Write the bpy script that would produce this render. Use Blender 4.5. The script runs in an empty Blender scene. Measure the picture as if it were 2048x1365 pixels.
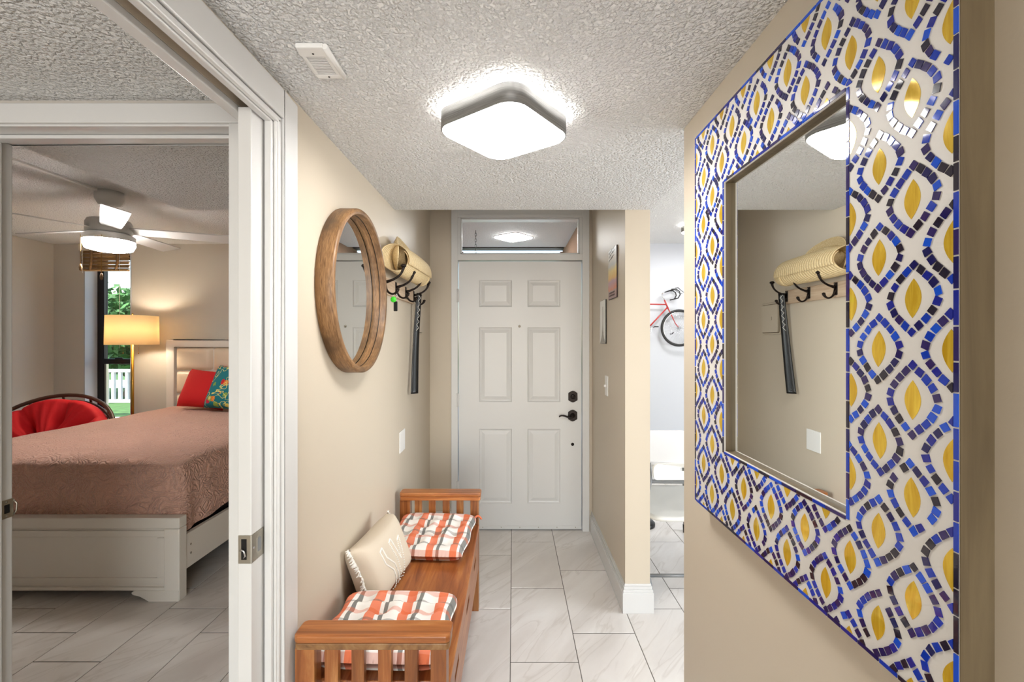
import bpy, bmesh, math, random
from mathutils import Vector, Matrix
random.seed(7)
S = bpy.context.scene
COL = S.collection
PI = math.pi
F = 2048*16/36.0          # focal length in pixels
VX, VY, CH = 1027.0, 680.0, 1.44   # vanishing point, camera height
def px(x, y, d): return ((x-VX)*d/F, d, CH-(y-VY)*d/F)

# ---------------------------------------------------------------- camera / world / lights
cam = bpy.data.cameras.new('camera'); co = bpy.data.objects.new('camera', cam); COL.objects.link(co)
co.location = (0, 0, CH); co.rotation_euler = (PI/2, 0, 0)
cam.lens = 16; cam.sensor_width = 36; cam.clip_start = 0.02
cam.shift_x = -(VX-1024)/2048; cam.shift_y = (VY-682.5)/2048
S.camera = co
vs = S.view_settings
vs.view_transform = 'Standard'; vs.look = 'None'; vs.gamma = 1; vs.use_curve_mapping = False
vs.exposure = 0.95
w = bpy.data.worlds.new('sky'); S.world = w; w.use_nodes = True
nt = w.node_tree; bg = nt.nodes['Background']
sky = nt.nodes.new('ShaderNodeTexSky'); sky.sky_type = 'NISHITA'
sky.sun_disc = False; sky.sun_elevation = math.radians(38); sky.sun_rotation = math.radians(200)
sky.air_density = 1.2; sky.dust_density = 0.6; sky.ozone_density = 1.5
nt.links.new(sky.outputs[0], bg.inputs[0]); bg.inputs[1].default_value = 0.28
def area(name, loc, rot, sx, sy, power, col=(1, 1, 1)):
    l = bpy.data.lights.new(name, 'AREA'); l.shape = 'RECTANGLE'; l.size = sx; l.size_y = sy
    l.energy = power; l.color = col
    o = bpy.data.objects.new(name, l); COL.objects.link(o); o.location = loc; o.rotation_euler = rot
    return o
# added fill lights at made-up, unseen window openings of the flat
area('living_fill_light', (0.6, -4.45, 1.25), (PI/2, 0, 0), 3.0, 2.1, 88, (0.96, 0.98, 1.0))
area('dining_fill_light', (4.25, 1.2, 1.35), (PI/2, 0, PI/2), 2.6, 1.8, 62, (0.94, 0.97, 1.0))
sun = bpy.data.lights.new('sun', 'SUN'); sun.energy = 5.5; sun.angle = 0.02
so = bpy.data.objects.new('sun', sun); COL.objects.link(so); so.rotation_euler = (math.radians(40), 0, math.radians(-25))

# ---------------------------------------------------------------- materials
def lin(c):
    return tuple((v/255/12.92 if v/255 <= 0.04045 else ((v/255+0.055)/1.055)**2.4) for v in c)
def newmat(name):
    m = bpy.data.materials.new(name); m.use_nodes = True
    return m, m.node_tree, m.node_tree.nodes['Principled BSDF']
def N(nt, typ, **kw):
    n = nt.nodes.new(typ)
    for k, v in kw.items(): setattr(n, k, v)
    return n
def coords(nt, rnd=False, scale=(1, 1, 1), kind='Object'):
    tc = N(nt, 'ShaderNodeTexCoord'); mp = N(nt, 'ShaderNodeMapping')
    nt.links.new(tc.outputs[kind], mp.inputs[0]); mp.inputs['Scale'].default_value = scale
    if rnd:
        oi = N(nt, 'ShaderNodeObjectInfo'); mu = N(nt, 'ShaderNodeMath', operation='MULTIPLY')
        nt.links.new(oi.outputs['Random'], mu.inputs[0]); mu.inputs[1].default_value = 37.0
        nt.links.new(mu.outputs[0], mp.inputs['Location'])
    return mp.outputs[0]
def noise(nt, vec, scale, detail=4, rough=0.55, dist=0):
    n = N(nt, 'ShaderNodeTexNoise'); n.inputs['Scale'].default_value = scale
    n.inputs['Detail'].default_value = detail; n.inputs['Roughness'].default_value = rough
    n.inputs['Distortion'].default_value = dist
    nt.links.new(vec, n.inputs['Vector']); return n.outputs['Fac']
def ramp(nt, fac, stops, interp='LINEAR'):
    r = N(nt, 'ShaderNodeValToRGB'); r.color_ramp.interpolation = interp
    e = r.color_ramp.elements
    while len(e) < len(stops): e.new(0.5)
    for el, (p, c) in zip(e, stops): el.position = p; el.color = (*c, 1) if len(c) == 3 else c
    nt.links.new(fac, r.inputs[0]); return r.outputs[0]
def bump(nt, bs, h, strength, dist):
    b = N(nt, 'ShaderNodeBump'); b.inputs['Strength'].default_value = strength; b.inputs['Distance'].default_value = dist
    nt.links.new(h, b.inputs['Height']); nt.links.new(b.outputs[0], bs.inputs['Normal']); return b
def math_(nt, op, a, b=None, c=None):
    m = N(nt, 'ShaderNodeMath', operation=op)
    for i, v in enumerate((a, b, c)):
        if v is None: continue
        if isinstance(v, (int, float)): m.inputs[i].default_value = v
        else: nt.links.new(v, m.inputs[i])
    return m.outputs[0]
def mixc(nt, fac, a, b, mode='MIX'):
    m = N(nt, 'ShaderNodeMix', data_type='RGBA', blend_type=mode)
    if isinstance(fac, (int, float)): m.inputs[0].default_value = fac
    else: nt.links.new(fac, m.inputs[0])
    for i, v in ((6, a), (7, b)):
        if isinstance(v, tuple): m.inputs[i].default_value = (*v[:3], 1)
        else: nt.links.new(v, m.inputs[i])
    return m.outputs[2]
def plain(name, c, rough=0.5, metal=0.0, bs_=0.0, bscale=200, bdist=0.001, var=0.0, coat=0):
    m, nt, bs = newmat(name)
    col = lin(c); bs.inputs['Roughness'].default_value = rough; bs.inputs['Metallic'].default_value = metal
    bs.inputs['Base Color'].default_value = (*col, 1)
    if coat: bs.inputs['Coat Weight'].default_value = coat
    v = None
    if var:
        v = coords(nt, True); f = noise(nt, v, 6, 5)
        nt.links.new(ramp(nt, f, [(0.3, tuple(x*(1-var) for x in col)), (0.7, tuple(min(1, x*(1+var)) for x in col))]), bs.inputs['Base Color'])
    if bs_:
        v = v or coords(nt); bump(nt, bs, noise(nt, v, bscale, 3), bs_, bdist)
    return m
def emit(name, c, s):
    m, nt, bs = newmat(name); bs.inputs['Base Color'].default_value = (*c, 1)
    bs.inputs['Emission Color'].default_value = (*c, 1); bs.inputs['Emission Strength'].default_value = s; return m
def popcorn():
    m, nt, bs = newmat('popcorn_plaster'); v = coords(nt)
    bs.inputs['Base Color'].default_value = (*lin((246, 246, 245)), 1); bs.inputs['Roughness'].default_value = 0.7
    n1 = noise(nt, v, 62, 3, 0.6, 0.4)
    vo = N(nt, 'ShaderNodeTexVoronoi'); vo.inputs['Scale'].default_value = 115; nt.links.new(v, vo.inputs['Vector'])
    blob = math_(nt, 'SUBTRACT', 0.9, vo.outputs['Distance'])
    h = math_(nt, 'ADD', math_(nt, 'MULTIPLY', n1, 1.2), math_(nt, 'MULTIPLY', blob, 0.55))
    hs = ramp(nt, h, [(0.62, (0, 0, 0)), (0.98, (1, 1, 1))])
    bump(nt, bs, hs, 0.85, 0.012); return m
def wood(name, c1, c2, c3, axis, rough=0.35, scale=1.0, coat=0.2):
    m, nt, bs = newmat(name)
    sc = [22*scale]*3; sc[axis] = 1.6*scale
    v = coords(nt, True, tuple(sc)); f = noise(nt, v, 1.0, 6, 0.62, 1.6)
    v2 = coords(nt, True, tuple(s*6 for s in sc)); f2 = noise(nt, v2, 1.0, 3, 0.6)
    col = ramp(nt, f, [(0.28, lin(c1)), (0.5, lin(c2)), (0.72, lin(c3))])
    col = mixc(nt, math_(nt, 'MULTIPLY', f2, 0.35), col, lin(c1))
    oi = N(nt, 'ShaderNodeObjectInfo')
    val = math_(nt, 'MULTIPLY_ADD', oi.outputs['Random'], 0.55, 0.72)
    hsv = N(nt, 'ShaderNodeHueSaturation'); nt.links.new(col, hsv.inputs['Color']); nt.links.new(val, hsv.inputs['Value'])
    nt.links.new(hsv.outputs[0], bs.inputs['Base Color'])
    bs.inputs['Roughness'].default_value = rough; bs.inputs['Coat Weight'].default_value = coat; bs.inputs['Coat Roughness'].default_value = 0.25
    bump(nt, bs, f2, 0.15, 0.001); return m
def bentwood():
    m, nt, bs = newmat('bent_mango_wood'); v = coords(nt, False, (26, 260, 1), 'UV'); f = noise(nt, v, 1.0, 5, 0.6, 0.8)
    v2 = coords(nt, False, (7, 9, 1), 'UV'); f2 = noise(nt, v2, 1.0, 3, 0.5, 0.4)
    c = ramp(nt, f, [(0.28, lin((96, 66, 38))), (0.5, lin((140, 103, 66))), (0.74, lin((176, 138, 96)))])
    c = mixc(nt, ramp(nt, f2, [(0.42, (0, 0, 0)), (0.62, (0.75,)*3)]), c, lin((84, 60, 38)))
    nt.links.new(c, bs.inputs['Base Color']); bs.inputs['Roughness'].default_value = 0.45
    bump(nt, bs, f, 0.1, 0.001); return m
def marble():
    m, nt, bs = newmat('polished_porcelain')
    def rot(sc):
        v = coords(nt, True, sc); mp = N(nt, 'ShaderNodeVectorRotate', rotation_type='Z_AXIS'); 
        tc = N(nt, 'ShaderNodeTexCoord'); nt.links.new(tc.outputs['Object'], mp.inputs['Vector']); mp.inputs['Angle'].default_value = 0.65
        m2 = v.node; nt.links.new(mp.outputs[0], m2.inputs[0]); return v
    f = noise(nt, rot((5, 1.6, 1)), 1.0, 5, 0.55, 0.6); f2 = noise(nt, rot((7, 1.3, 1)), 1.0, 4, 0.5, 0.9); f3 = noise(nt, rot((60, 9, 1)), 1.0, 3, 0.5, 0.3)
    c = ramp(nt, f, [(0.3, lin((212, 206, 200))), (0.55, lin((226, 221, 216))), (0.75, lin((236, 233, 229)))])
    vein = ramp(nt, f2, [(0.485, (0, 0, 0)), (0.5, (1, 1, 1)), (0.53, (0, 0, 0))])
    c = mixc(nt, math_(nt, 'MULTIPLY', vein, 0.30), c, lin((182, 172, 162)))
    c = mixc(nt, math_(nt, 'MULTIPLY', f3, 0.12), c, lin((190, 182, 174)))
    nt.links.new(c, bs.inputs['Base Color']); bs.inputs['Roughness'].default_value = 0.15
    return m
def plaid():
    m, nt, bs = newmat('orange_plaid_cotton')
    tc = N(nt, 'ShaderNodeTexCoord'); sp = N(nt, 'ShaderNodeSeparateXYZ'); nt.links.new(tc.outputs['UV'], sp.inputs[0])
    def stripe(s, per, off, width):
        fr = math_(nt, 'FRACT', math_(nt, 'ADD', math_(nt, 'DIVIDE', s, per), off))
        return math_(nt, 'LESS_THAN', fr, width)
    u, v = sp.outputs[0], sp.outputs[1]
    W, OR, GR = lin((240, 236, 230)), lin((226, 98, 22)), lin((92, 92, 88))
    c = mixc(nt, math_(nt, 'MULTIPLY', stripe(u, 0.28, 0.0, 0.30), 0.85), W, OR)
    c = mixc(nt, math_(nt, 'MULTIPLY', stripe(u, 0.28, 0.58, 0.13), 0.85), c, GR)
    c = mixc(nt, math_(nt, 'MULTIPLY', stripe(v, 0.30, 0.1, 0.20), 0.42), c, tuple(x*0.9 for x in OR))
    c = mixc(nt, math_(nt, 'MULTIPLY', stripe(v, 0.30, 0.6, 0.11), 0.50), c, GR)
    nt.links.new(c, bs.inputs['Base Color']); bs.inputs['Roughness'].default_value = 0.9
    bump(nt, bs, noise(nt, coords(nt), 900, 2), 0.2, 0.0005); return m
def straw():
    m, nt, bs = newmat('straw_braid'); tc = N(nt, 'ShaderNodeTexCoord'); mp = N(nt, 'ShaderNodeMapping')
    nt.links.new(tc.outputs['UV'], mp.inputs[0])
    wv = N(nt, 'ShaderNodeTexWave', wave_type='BANDS', bands_direction='Y'); wv.inputs['Scale'].default_value = 9
    wv.inputs['Distortion'].default_value = 0.4; nt.links.new(mp.outputs[0], wv.inputs['Vector'])
    f = noise(nt, coords(nt), 260, 3)
    c = ramp(nt, f, [(0.3, lin((208, 178, 124))), (0.7, lin((242, 224, 182)))])
    c = mixc(nt, ramp(nt, wv.outputs['Fac'], [(0.0, (0.6,)*3), (0.2, (0, 0, 0))]), c, lin((130, 92, 44)))
    nt.links.new(c, bs.inputs['Base Color']); bs.inputs['Roughness'].default_value = 0.7
    bump(nt, bs, math_(nt, 'ADD', math_(nt, 'MULTIPLY', f, 0.5), wv.outputs['Fac']), 0.5, 0.003); return m
def quilt():
    m, nt, bs = newmat('pink_matelasse'); v = coords(nt)
    f = noise(nt, v, 7, 2, 0.4, 2.0)
    rings = math_(nt, 'SINE', math_(nt, 'MULTIPLY', f, 60))
    fine = noise(nt, v, 160, 3)
    nt.links.new(ramp(nt, fine, [(0.3, lin((208, 160, 140))), (0.7, lin((224, 178, 158)))]), bs.inputs['Base Color'])
    bs.inputs['Roughness'].default_value = 0.85; bs.inputs['Sheen Weight'].default_value = 0.2
    bump(nt, bs, math_(nt, 'ADD', math_(nt, 'MULTIPLY', rings, 0.8), fine), 0.7, 0.008); return m
def floral():
    m, nt, bs = newmat('teal_embroidery'); v = coords(nt)
    vo = N(nt, 'ShaderNodeTexVoronoi'); vo.inputs['Scale'].default_value = 13; nt.links.new(v, vo.inputs['Vector'])
    sep = N(nt, 'ShaderNodeSeparateColor'); nt.links.new(vo.outputs['Color'], sep.inputs[0])
    pal = ramp(nt, sep.outputs[0], [(0, lin((200, 30, 40))), (0.35, lin((226, 120, 40))), (0.5, lin((220, 200, 90))), (0.62, lin((190, 30, 60))), (0.8, lin((130, 160, 70)))], 'CONSTANT')
    d = math_(nt, 'ADD', vo.outputs['Distance'], math_(nt, 'MULTIPLY', noise(nt, v, 45, 2), 0.3))
    c = mixc(nt, math_(nt, 'LESS_THAN', d, 0.52), lin((14, 112, 122)), pal)
    c = mixc(nt, math_(nt, 'LESS_THAN', d, 0.27), c, lin((240, 190, 110)))
    f = noise(nt, v, 10, 1, 0.3, 1.0)
    st = math_(nt, 'LESS_THAN', math_(nt, 'ABSOLUTE', math_(nt, 'SUBTRACT', f, 0.5)), 0.018)
    c = mixc(nt, st, c, lin((214, 206, 120)))
    nt.links.new(c, bs.inputs['Base Color']); bs.inputs['Roughness'].default_value = 0.85; return m
def bamboo():
    m, nt, bs = newmat('bamboo_reed'); v = coords(nt, True, (2, 10, 160)); f = noise(nt, v, 1, 3)
    nt.links.new(ramp(nt, f, [(0.3, lin((120, 84, 48))), (0.6, lin((196, 160, 112)))]), bs.inputs['Base Color'])
    bs.inputs['Roughness'].default_value = 0.6; return m
def glass(name, tint=(1, 1, 1)):
    m, nt, bs = newmat(name); out = nt.nodes['Material Output']
    tr = N(nt, 'ShaderNodeBsdfTransparent'); gl = N(nt, 'ShaderNodeBsdfGlossy'); gl.inputs['Roughness'].default_value = 0.0
    tr.inputs[0].default_value = (*tint, 1); fr = N(nt, 'ShaderNodeLayerWeight'); fr.inputs[0].default_value = 0.5
    mx = N(nt, 'ShaderNodeMixShader'); nt.links.new(math_(nt, 'MULTIPLY_ADD', math_(nt, 'POWER', fr.outputs['Facing'], 5.0), 0.9, 0.045), mx.inputs[0])
    nt.links.new(tr.outputs[0], mx.inputs[1]); nt.links.new(gl.outputs[0], mx.inputs[2]); nt.links.new(mx.outputs[0], out.inputs[0]); return m
def shade_mat(name, c, trans=0.6):
    m, nt, bs = newmat(name); out = nt.nodes['Material Output']
    d = N(nt, 'ShaderNodeBsdfDiffuse'); t = N(nt, 'ShaderNodeBsdfTranslucent'); mx = N(nt, 'ShaderNodeMixShader')
    for n in (d, t): n.inputs[0].default_value = (*lin(c), 1)
    mx.inputs[0].default_value = trans; nt.links.new(d.outputs[0], mx.inputs[1]); nt.links.new(t.outputs[0], mx.inputs[2])
    nt.links.new(mx.outputs[0], out.inputs[0]); return m
def brushed():
    m, nt, bs = newmat('brushed_nickel'); v = coords(nt, False, (8, 8, 700)); f = noise(nt, v, 1, 3)
    bs.inputs['Metallic'].default_value = 0.55; bs.inputs['Roughness'].default_value = 0.5
    nt.links.new(ramp(nt, f, [(0.3, lin((112, 111, 110))), (0.7, lin((150, 149, 147)))]), bs.inputs['Base Color']); return m

M = dict(
 beige=plain('beige_wall_paint', (202, 190, 171), 0.45, bs_=0.08, bscale=160, bdist=0.002),
 greige=plain('grey_bedroom_paint', (200, 193, 183), 0.5, bs_=0.08, bscale=160, bdist=0.002),
 white_wall=plain('white_dining_paint', (186, 189, 195), 0.55, bs_=0.05, bscale=160, bdist=0.002),
 ceil=popcorn(), trim=plain('white_gloss_trim', (214, 213, 211), 0.25, bs_=0.04, bscale=60, bdist=0.002),
 door=plain('white_door_paint', (220, 220, 219), 0.35),
 bedwhite=plain('white_bed_lacquer', (226, 220, 210), 0.35),
 grout=plain('grey_grout', (96, 90, 84), 0.9), tile=marble(),
 teak=wood('acacia_wood_along_x', (122, 66, 28), (176, 106, 52), (208, 146, 84), 0),
 teak_y=wood('acacia_wood_along_y', (116, 60, 26), (164, 94, 46), (198, 134, 74), 1),
 teak_z=wood('acacia_wood_upright', (104, 56, 24), (158, 94, 46), (200, 142, 82), 2),
 mango=wood('mango_rail_wood', (112, 74, 40), (164, 118, 70), (196, 154, 104), 1, 0.45, 0.7, 0.1),
 bent=bentwood(),
 pale_wood=wood('pale_whitewashed_wood', (160, 136, 112), (188, 166, 142), (206, 188, 166), 1, 0.6, 1.0, 0),
 slotwood=wood('brown_track_wood', (96, 70, 42), (132, 100, 62), (150, 116, 76), 1, 0.6),
 frameside=wood('olive_brown_frame_side', (96, 82, 60), (122, 106, 80), (138, 122, 94), 2, 0.5, 0.8, 0),
 iron=plain('oil_rubbed_bronze', (34, 26, 22), 0.35, 0.7), black=plain('black_plastic', (9, 9, 10), 0.3),
 nickel=plain('satin_nickel', (168, 162, 150), 0.32, 1.0), brushed=brushed(),
 hole=plain('dark_cavity', (14, 12, 10), 0.9), mirror=plain('silvered_glass', (236, 238, 236), 0.0, 1.0),
 led=emit('led_diffuser', (1, 0.985, 0.965), 28.0), backglow=emit('led_back_ring', (1, 0.985, 0.96), 10.0),
 fanled=emit('fan_light_diffuser', (1, 0.96, 0.91), 36.0),
 fanwhite=plain('white_fan_enamel', (222, 222, 220), 0.35), white_pl=plain('white_plastic', (236, 235, 232), 0.35),
 ivory=plain('ivory_plastic', (222, 214, 196), 0.4),
 plaid=plaid(), linen=plain('natural_linen', (206, 192, 172), 0.9, bs_=0.25, bscale=700, bdist=0.0006),
 cotton=plain('white_cotton_thread', (236, 232, 224), 0.9), straw=straw(), green=plain('green_key_tag', (60, 200, 40), 0.4),
 quilt=quilt(), red=plain('red_velvet', (196, 10, 20), 0.8, bs_=0.1, bscale=300), floral=floral(),
 redcush=plain('red_twill', (206, 12, 26), 0.75, bs_=0.15, bscale=40, bdist=0.006),
 leatherette=plain('cream_leatherette', (226, 208, 184), 0.35, bs_=0.05, bscale=500),
 brass=plain('antique_brass', (176, 136, 60), 0.25, 1.0), rattan=plain('dark_rattan', (70, 46, 34), 0.4, var=0.2),
 shade=shade_mat('linen_lamp_shade', (250, 232, 196), 0.5), bulb=emit('warm_bulb', (1, 0.86, 0.66), 105.0),
 bamboo=bamboo(), winframe=plain('dark_bronze_aluminium', (40, 34, 34), 0.4, 0.5), glass=glass('window_glass'),
 grass=plain('lawn_grass', (84, 118, 62), 0.95, var=0.3), concrete=plain('pale_concrete', (196, 194, 190), 0.9, var=0.08),
 bark=plain('tree_bark', (92, 76, 62), 0.9, var=0.3), leaf=plain('tree_leaf', (62, 104, 46), 0.7, var=0.35),
 leaf2=plain('tree_leaf_light', (104, 146, 70), 0.7, var=0.3),
 stucco=plain('brown_stucco', (150, 118, 96), 0.9, bs_=0.4, bscale=90, bdist=0.004), porchceil=plain('grey_porch_ceiling', (176, 166, 160), 0.8, var=0.1),
 beam=plain('dark_brown_beam', (60, 46, 42), 0.6), steel=plain('dark_steel', (60, 58, 58), 0.4, 0.9),
 grey_metal=plain('grey_painted_tube', (134, 136, 138), 0.35, 0.5), chairwhite=plain('white_moulded_plastic', (232, 231, 226), 0.4),
 tabletop=plain('white_table_laminate', (240, 240, 240), 0.3), tyre=plain('black_rubber', (28, 28, 28), 0.6),
 redpaint=plain('red_bicycle_enamel', (170, 34, 28), 0.3, coat=0.5), chrome=plain('chrome', (210, 210, 212), 0.12, 1.0),
 groutw=plain('white_mosaic_grout', (208, 204, 198), 0.55, bs_=0.2, bscale=120, bdist=0.001),
 gold=None,
)
def goldmat():
    m, nt, bs = newmat('amber_gold_glass'); v = coords(nt, True, (1, 22, 3)); f = noise(nt, v, 4, 4, 0.6, 1.0)
    nt.links.new(ramp(nt, f, [(0.3, lin((190, 148, 26))), (0.7, lin((226, 192, 64)))]), bs.inputs['Base Color'])
    bs.inputs['Roughness'].default_value = 0.06; bs.inputs['Metallic'].default_value = 0.25; return m
M['gold'] = goldmat()
BLUES = [plain('cobalt_glass', (10, 54, 170), 0.05), plain('royal_blue_glass', (22, 34, 138), 0.05), plain('navy_glass', (20, 20, 84), 0.05),
         plain('indigo_glass', (44, 32, 92), 0.05), plain('midnight_glass', (32, 28, 48), 0.05), plain('bright_blue_glass', (8, 76, 200), 0.05)]

# ---------------------------------------------------------------- mesh helpers
WL = {}
class MB:
    def __init__(s): s.v = []; s.f = []; s.uv = {}; s.sm = []
    def add(s, vs, fs, smooth=False, uvs=None):
        b = len(s.v); s.v += [tuple(p) for p in vs]
        for i, f in enumerate(fs):
            s.f.append(tuple(b+k for k in f)); s.sm.append(smooth)
            if uvs: s.uv[len(s.f)-1] = [uvs[k] for k in f]
        return s
    def box(s, x0, x1, y0, y1, z0, z1):
        x0, x1 = sorted((x0, x1)); y0, y1 = sorted((y0, y1)); z0, z1 = sorted((z0, z1))
        return s.add([(x0,y0,z0),(x1,y0,z0),(x1,y1,z0),(x0,y1,z0),(x0,y0,z1),(x1,y0,z1),(x1,y1,z1),(x0,y1,z1)],
            [(0,3,2,1),(4,5,6,7),(0,1,5,4),(1,2,6,5),(2,3,7,6),(3,0,4,7)])
    def prism(s, poly, axis, a, b):
        # poly in the two remaining axes (cyclic order), extruded along axis from a to b
        n = len(poly)
        def P(p, h):
            q = [0, 0, 0]; q[axis] = h; q[(axis+1) % 3] = p[0]; q[(axis+2) % 3] = p[1]; return tuple(q)
        ar = sum(poly[i][0]*poly[(i+1) % n][1]-poly[(i+1) % n][0]*poly[i][1] for i in range(n))
        if ar < 0: poly = poly[::-1]
        if a > b: a, b = b, a
        vs = [P(p, a) for p in poly]+[P(p, b) for p in poly]
        fs = [tuple(range(n-1, -1, -1)), tuple(range(n, 2*n))]+[(i, (i+1) % n, n+(i+1) % n, n+i) for i in range(n)]
        return s.add(vs, fs)
    def tube(s, pts, r, n=8, closed=False, smooth=True):
        pts = [Vector(p) for p in pts]; m = len(pts)
        rs = r if isinstance(r, (list, tuple)) else [r]*m
        vs, fs = [], []; up = None
        for i in range(m):
            if closed: t = pts[(i+1) % m]-pts[i-1]
            else: t = pts[min(i+1, m-1)]-pts[max(i-1, 0)]
            t.normalize()
            if up is None:
                up = Vector((0, 0, 1)) if abs(t.z) < 0.9 else Vector((1, 0, 0))
            a = t.cross(up).normalized(); b = a.cross(t).normalized(); up = b
            for k in range(n):
                an = 2*PI*k/n; vs.append(pts[i]+(a*math.cos(an)+b*math.sin(an))*rs[i])
        for i in range(m if closed else m-1):
            j = (i+1) % m
            for k in range(n): fs.append((i*n+k, i*n+(k+1) % n, j*n+(k+1) % n, j*n+k))
        s.add(vs, fs, smooth)
        if not closed:
            b = len(s.v)-m*n
            s.f.append(tuple(b+k for k in range(n-1, -1, -1))); s.sm.append(False)
            s.f.append(tuple(b+(m-1)*n+k for k in range(n))); s.sm.append(False)
        return s
    def lathe(s, prof, origin=(0, 0, 0), axis='Z', n=32, smooth=True, closed=False, uv=False):
        vs, fs = [], []; m = len(prof); ox, oy, oz = origin; uvs = []; ln = 0
        for ip, (r, h) in enumerate(prof):
            if ip: ln += math.hypot(r-prof[ip-1][0], h-prof[ip-1][1])
            for k in range(n):
                uvs.append((abs(2*k/n-1), ln))
                a = 2*PI*k/n; c, d = r*math.cos(a), r*math.sin(a)
                vs.append((ox+c, oy+d, oz+h) if axis == 'Z' else ((ox+h, oy+c, oz+d) if axis == 'X' else (ox+d, oy+h, oz+c)))
        for i in range(m if closed else m-1):
            j = (i+1) % m
            for k in range(n): fs.append((i*n+k, i*n+(k+1) % n, j*n+(k+1) % n, j*n+k))
        if not closed:
            if prof[0][0] > 1e-6: fs.append(tuple(range(n-1, -1, -1)))
            if prof[-1][0] > 1e-6: fs.append(tuple((m-1)*n+k for k in range(n)))
        return s.add(vs, fs, smooth, uvs if uv else None)
    def grid(s, fn, nu, nv, smooth=True, wrapu=False, flip=False):
        vs, uv, fs = [], [], []
        for j in range(nv+1):
            for i in range(nu if wrapu else nu+1):
                u, v = i/nu, j/nv; vs.append(fn(u, v)); uv.append((u, v))
        W = nu if wrapu else nu+1
        for j in range(nv):
            for i in range(nu):
                a = j*W+i; b = j*W+(i+1) % W; q = (a, b, b+W, a+W)
                fs.append(q[::-1] if flip else q)
        return s.add(vs, fs, smooth, uv)
    def build(s, name, mat, parent=None, bevel=0.0, seg=2, sub=0, solid=0, local=False, label=None, cat=None, group=None, kind=None):
        me = bpy.data.meshes.new(name)
        off = Vector((0, 0, 0))
        if parent is None and not local and s.v:
            xs, ys, zs = zip(*s.v); off = Vector(((min(xs)+max(xs))/2, (min(ys)+max(ys))/2, min(zs)))
        me.from_pydata([tuple(Vector(v)-off) for v in s.v], [], s.f)
        me.polygons.foreach_set('use_smooth', s.sm)
        if s.uv:
            l = me.uv_layers.new(name='UVMap')
            for p in me.polygons:
                u = s.uv.get(p.index)
                if u:
                    for li, c in zip(p.loop_indices, u): l.data[li].uv = c
        me.validate(); me.update()
        bm = bmesh.new(); bm.from_mesh(me)
        if not s.uv or True:
            bmesh.ops.remove_doubles(bm, verts=bm.verts, dist=1e-6)
            bmesh.ops.recalc_face_normals(bm, faces=bm.faces)
        bm.to_mesh(me); bm.free()
        if mat is not None: me.materials.append(mat)
        o = bpy.data.objects.new(name, me); COL.objects.link(o); finish(o, parent, off, local)
        if solid:
            md = o.modifiers.new('solid', 'SOLIDIFY'); md.thickness = solid; md.offset = 0
        if bevel:
            md = o.modifiers.new('bevel', 'BEVEL'); md.width = bevel; md.segments = seg; md.limit_method = 'ANGLE'; md.angle_limit = math.radians(35)
        if sub:
            md = o.modifiers.new('sub', 'SUBSURF'); md.levels = sub; md.render_levels = sub
        tag(o, label, cat, group, kind); return o
def finish(o, parent, off, local):
    if parent is None: o.location = off; WL[o.name] = Vector(off)
    else:
        o.parent = parent
        if not local: o.matrix_parent_inverse = Matrix.Translation(-WL.get(parent.name, Vector((0, 0, 0))))
        WL[o.name] = Vector((0, 0, 0))
def tag(o, label=None, cat=None, group=None, kind=None):
    if label: o['label'] = label
    if cat: o['category'] = cat
    if group: o['group'] = group
    if kind: o['kind'] = kind
def thing(name, label, cat, loc=(0, 0, 0), rot=(0, 0, 0), group=None, kind=None):
    o = bpy.data.objects.new(name, None); COL.objects.link(o); o.location = loc; o.rotation_euler = rot; o.empty_display_size = 0.1
    WL[o.name] = Vector(loc); tag(o, label, cat, group, kind); return o
def link_copy(o, parent, loc=None):
    c = o.copy(); COL.objects.link(c); c.parent = parent; c.matrix_parent_inverse = o.matrix_parent_inverse.copy()
    if loc is not None: c.location = loc
    return c
def struct(name, mb, mat, label, cat, bevel=0, parent=None):
    return mb.build(name, mat, parent, bevel, label=label, cat=cat if parent is None else None, kind='structure' if parent is None else None)
def bez(p0, p1, p2, p3, n=10):
    p0, p1, p2, p3 = map(Vector, (p0, p1, p2, p3)); o = []
    for i in range(n+1):
        t = i/n; o.append(p0*(1-t)**3+p1*3*t*(1-t)**2+p2*3*t*t*(1-t)+p3*t**3)
    return o
def rrect(cx, cy, hw, hh, r, n=6):
    p = []
    for sx, sy, a0 in ((1, 1, 0), (-1, 1, 90), (-1, -1, 180), (1, -1, 270)):
        for k in range(n+1):
            a = math.radians(a0+90*k/n); p.append((cx+sx*(hw-r)+r*math.cos(a), cy+sy*(hh-r)+r*math.sin(a)))
    return p
def cushion_mesh(w, h, t, n=18, pinch=0.06, crown=0.35):
    # pillow in local XZ plane (width x, height z), thickness y
    mb = MB()
    def side(sg):
        def fn(u, v):
            a, b = 2*u-1, 2*v-1
            k = 1-pinch*(1-abs(b)**2)*abs(a)**3; k2 = 1-pinch*(1-abs(a)**2)*abs(b)**3
            x, z = a*w/2*k, b*h/2*k2
            th = max(0, (1-a**4))**0.5*max(0, (1-b**4))**0.5
            th = th**0.75
            return (x, sg*t/2*th+0.0, z)
        return fn
    mb.grid(side(-1), n, n); mb.grid(side(1), n, n, flip=True); return mb

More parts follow.
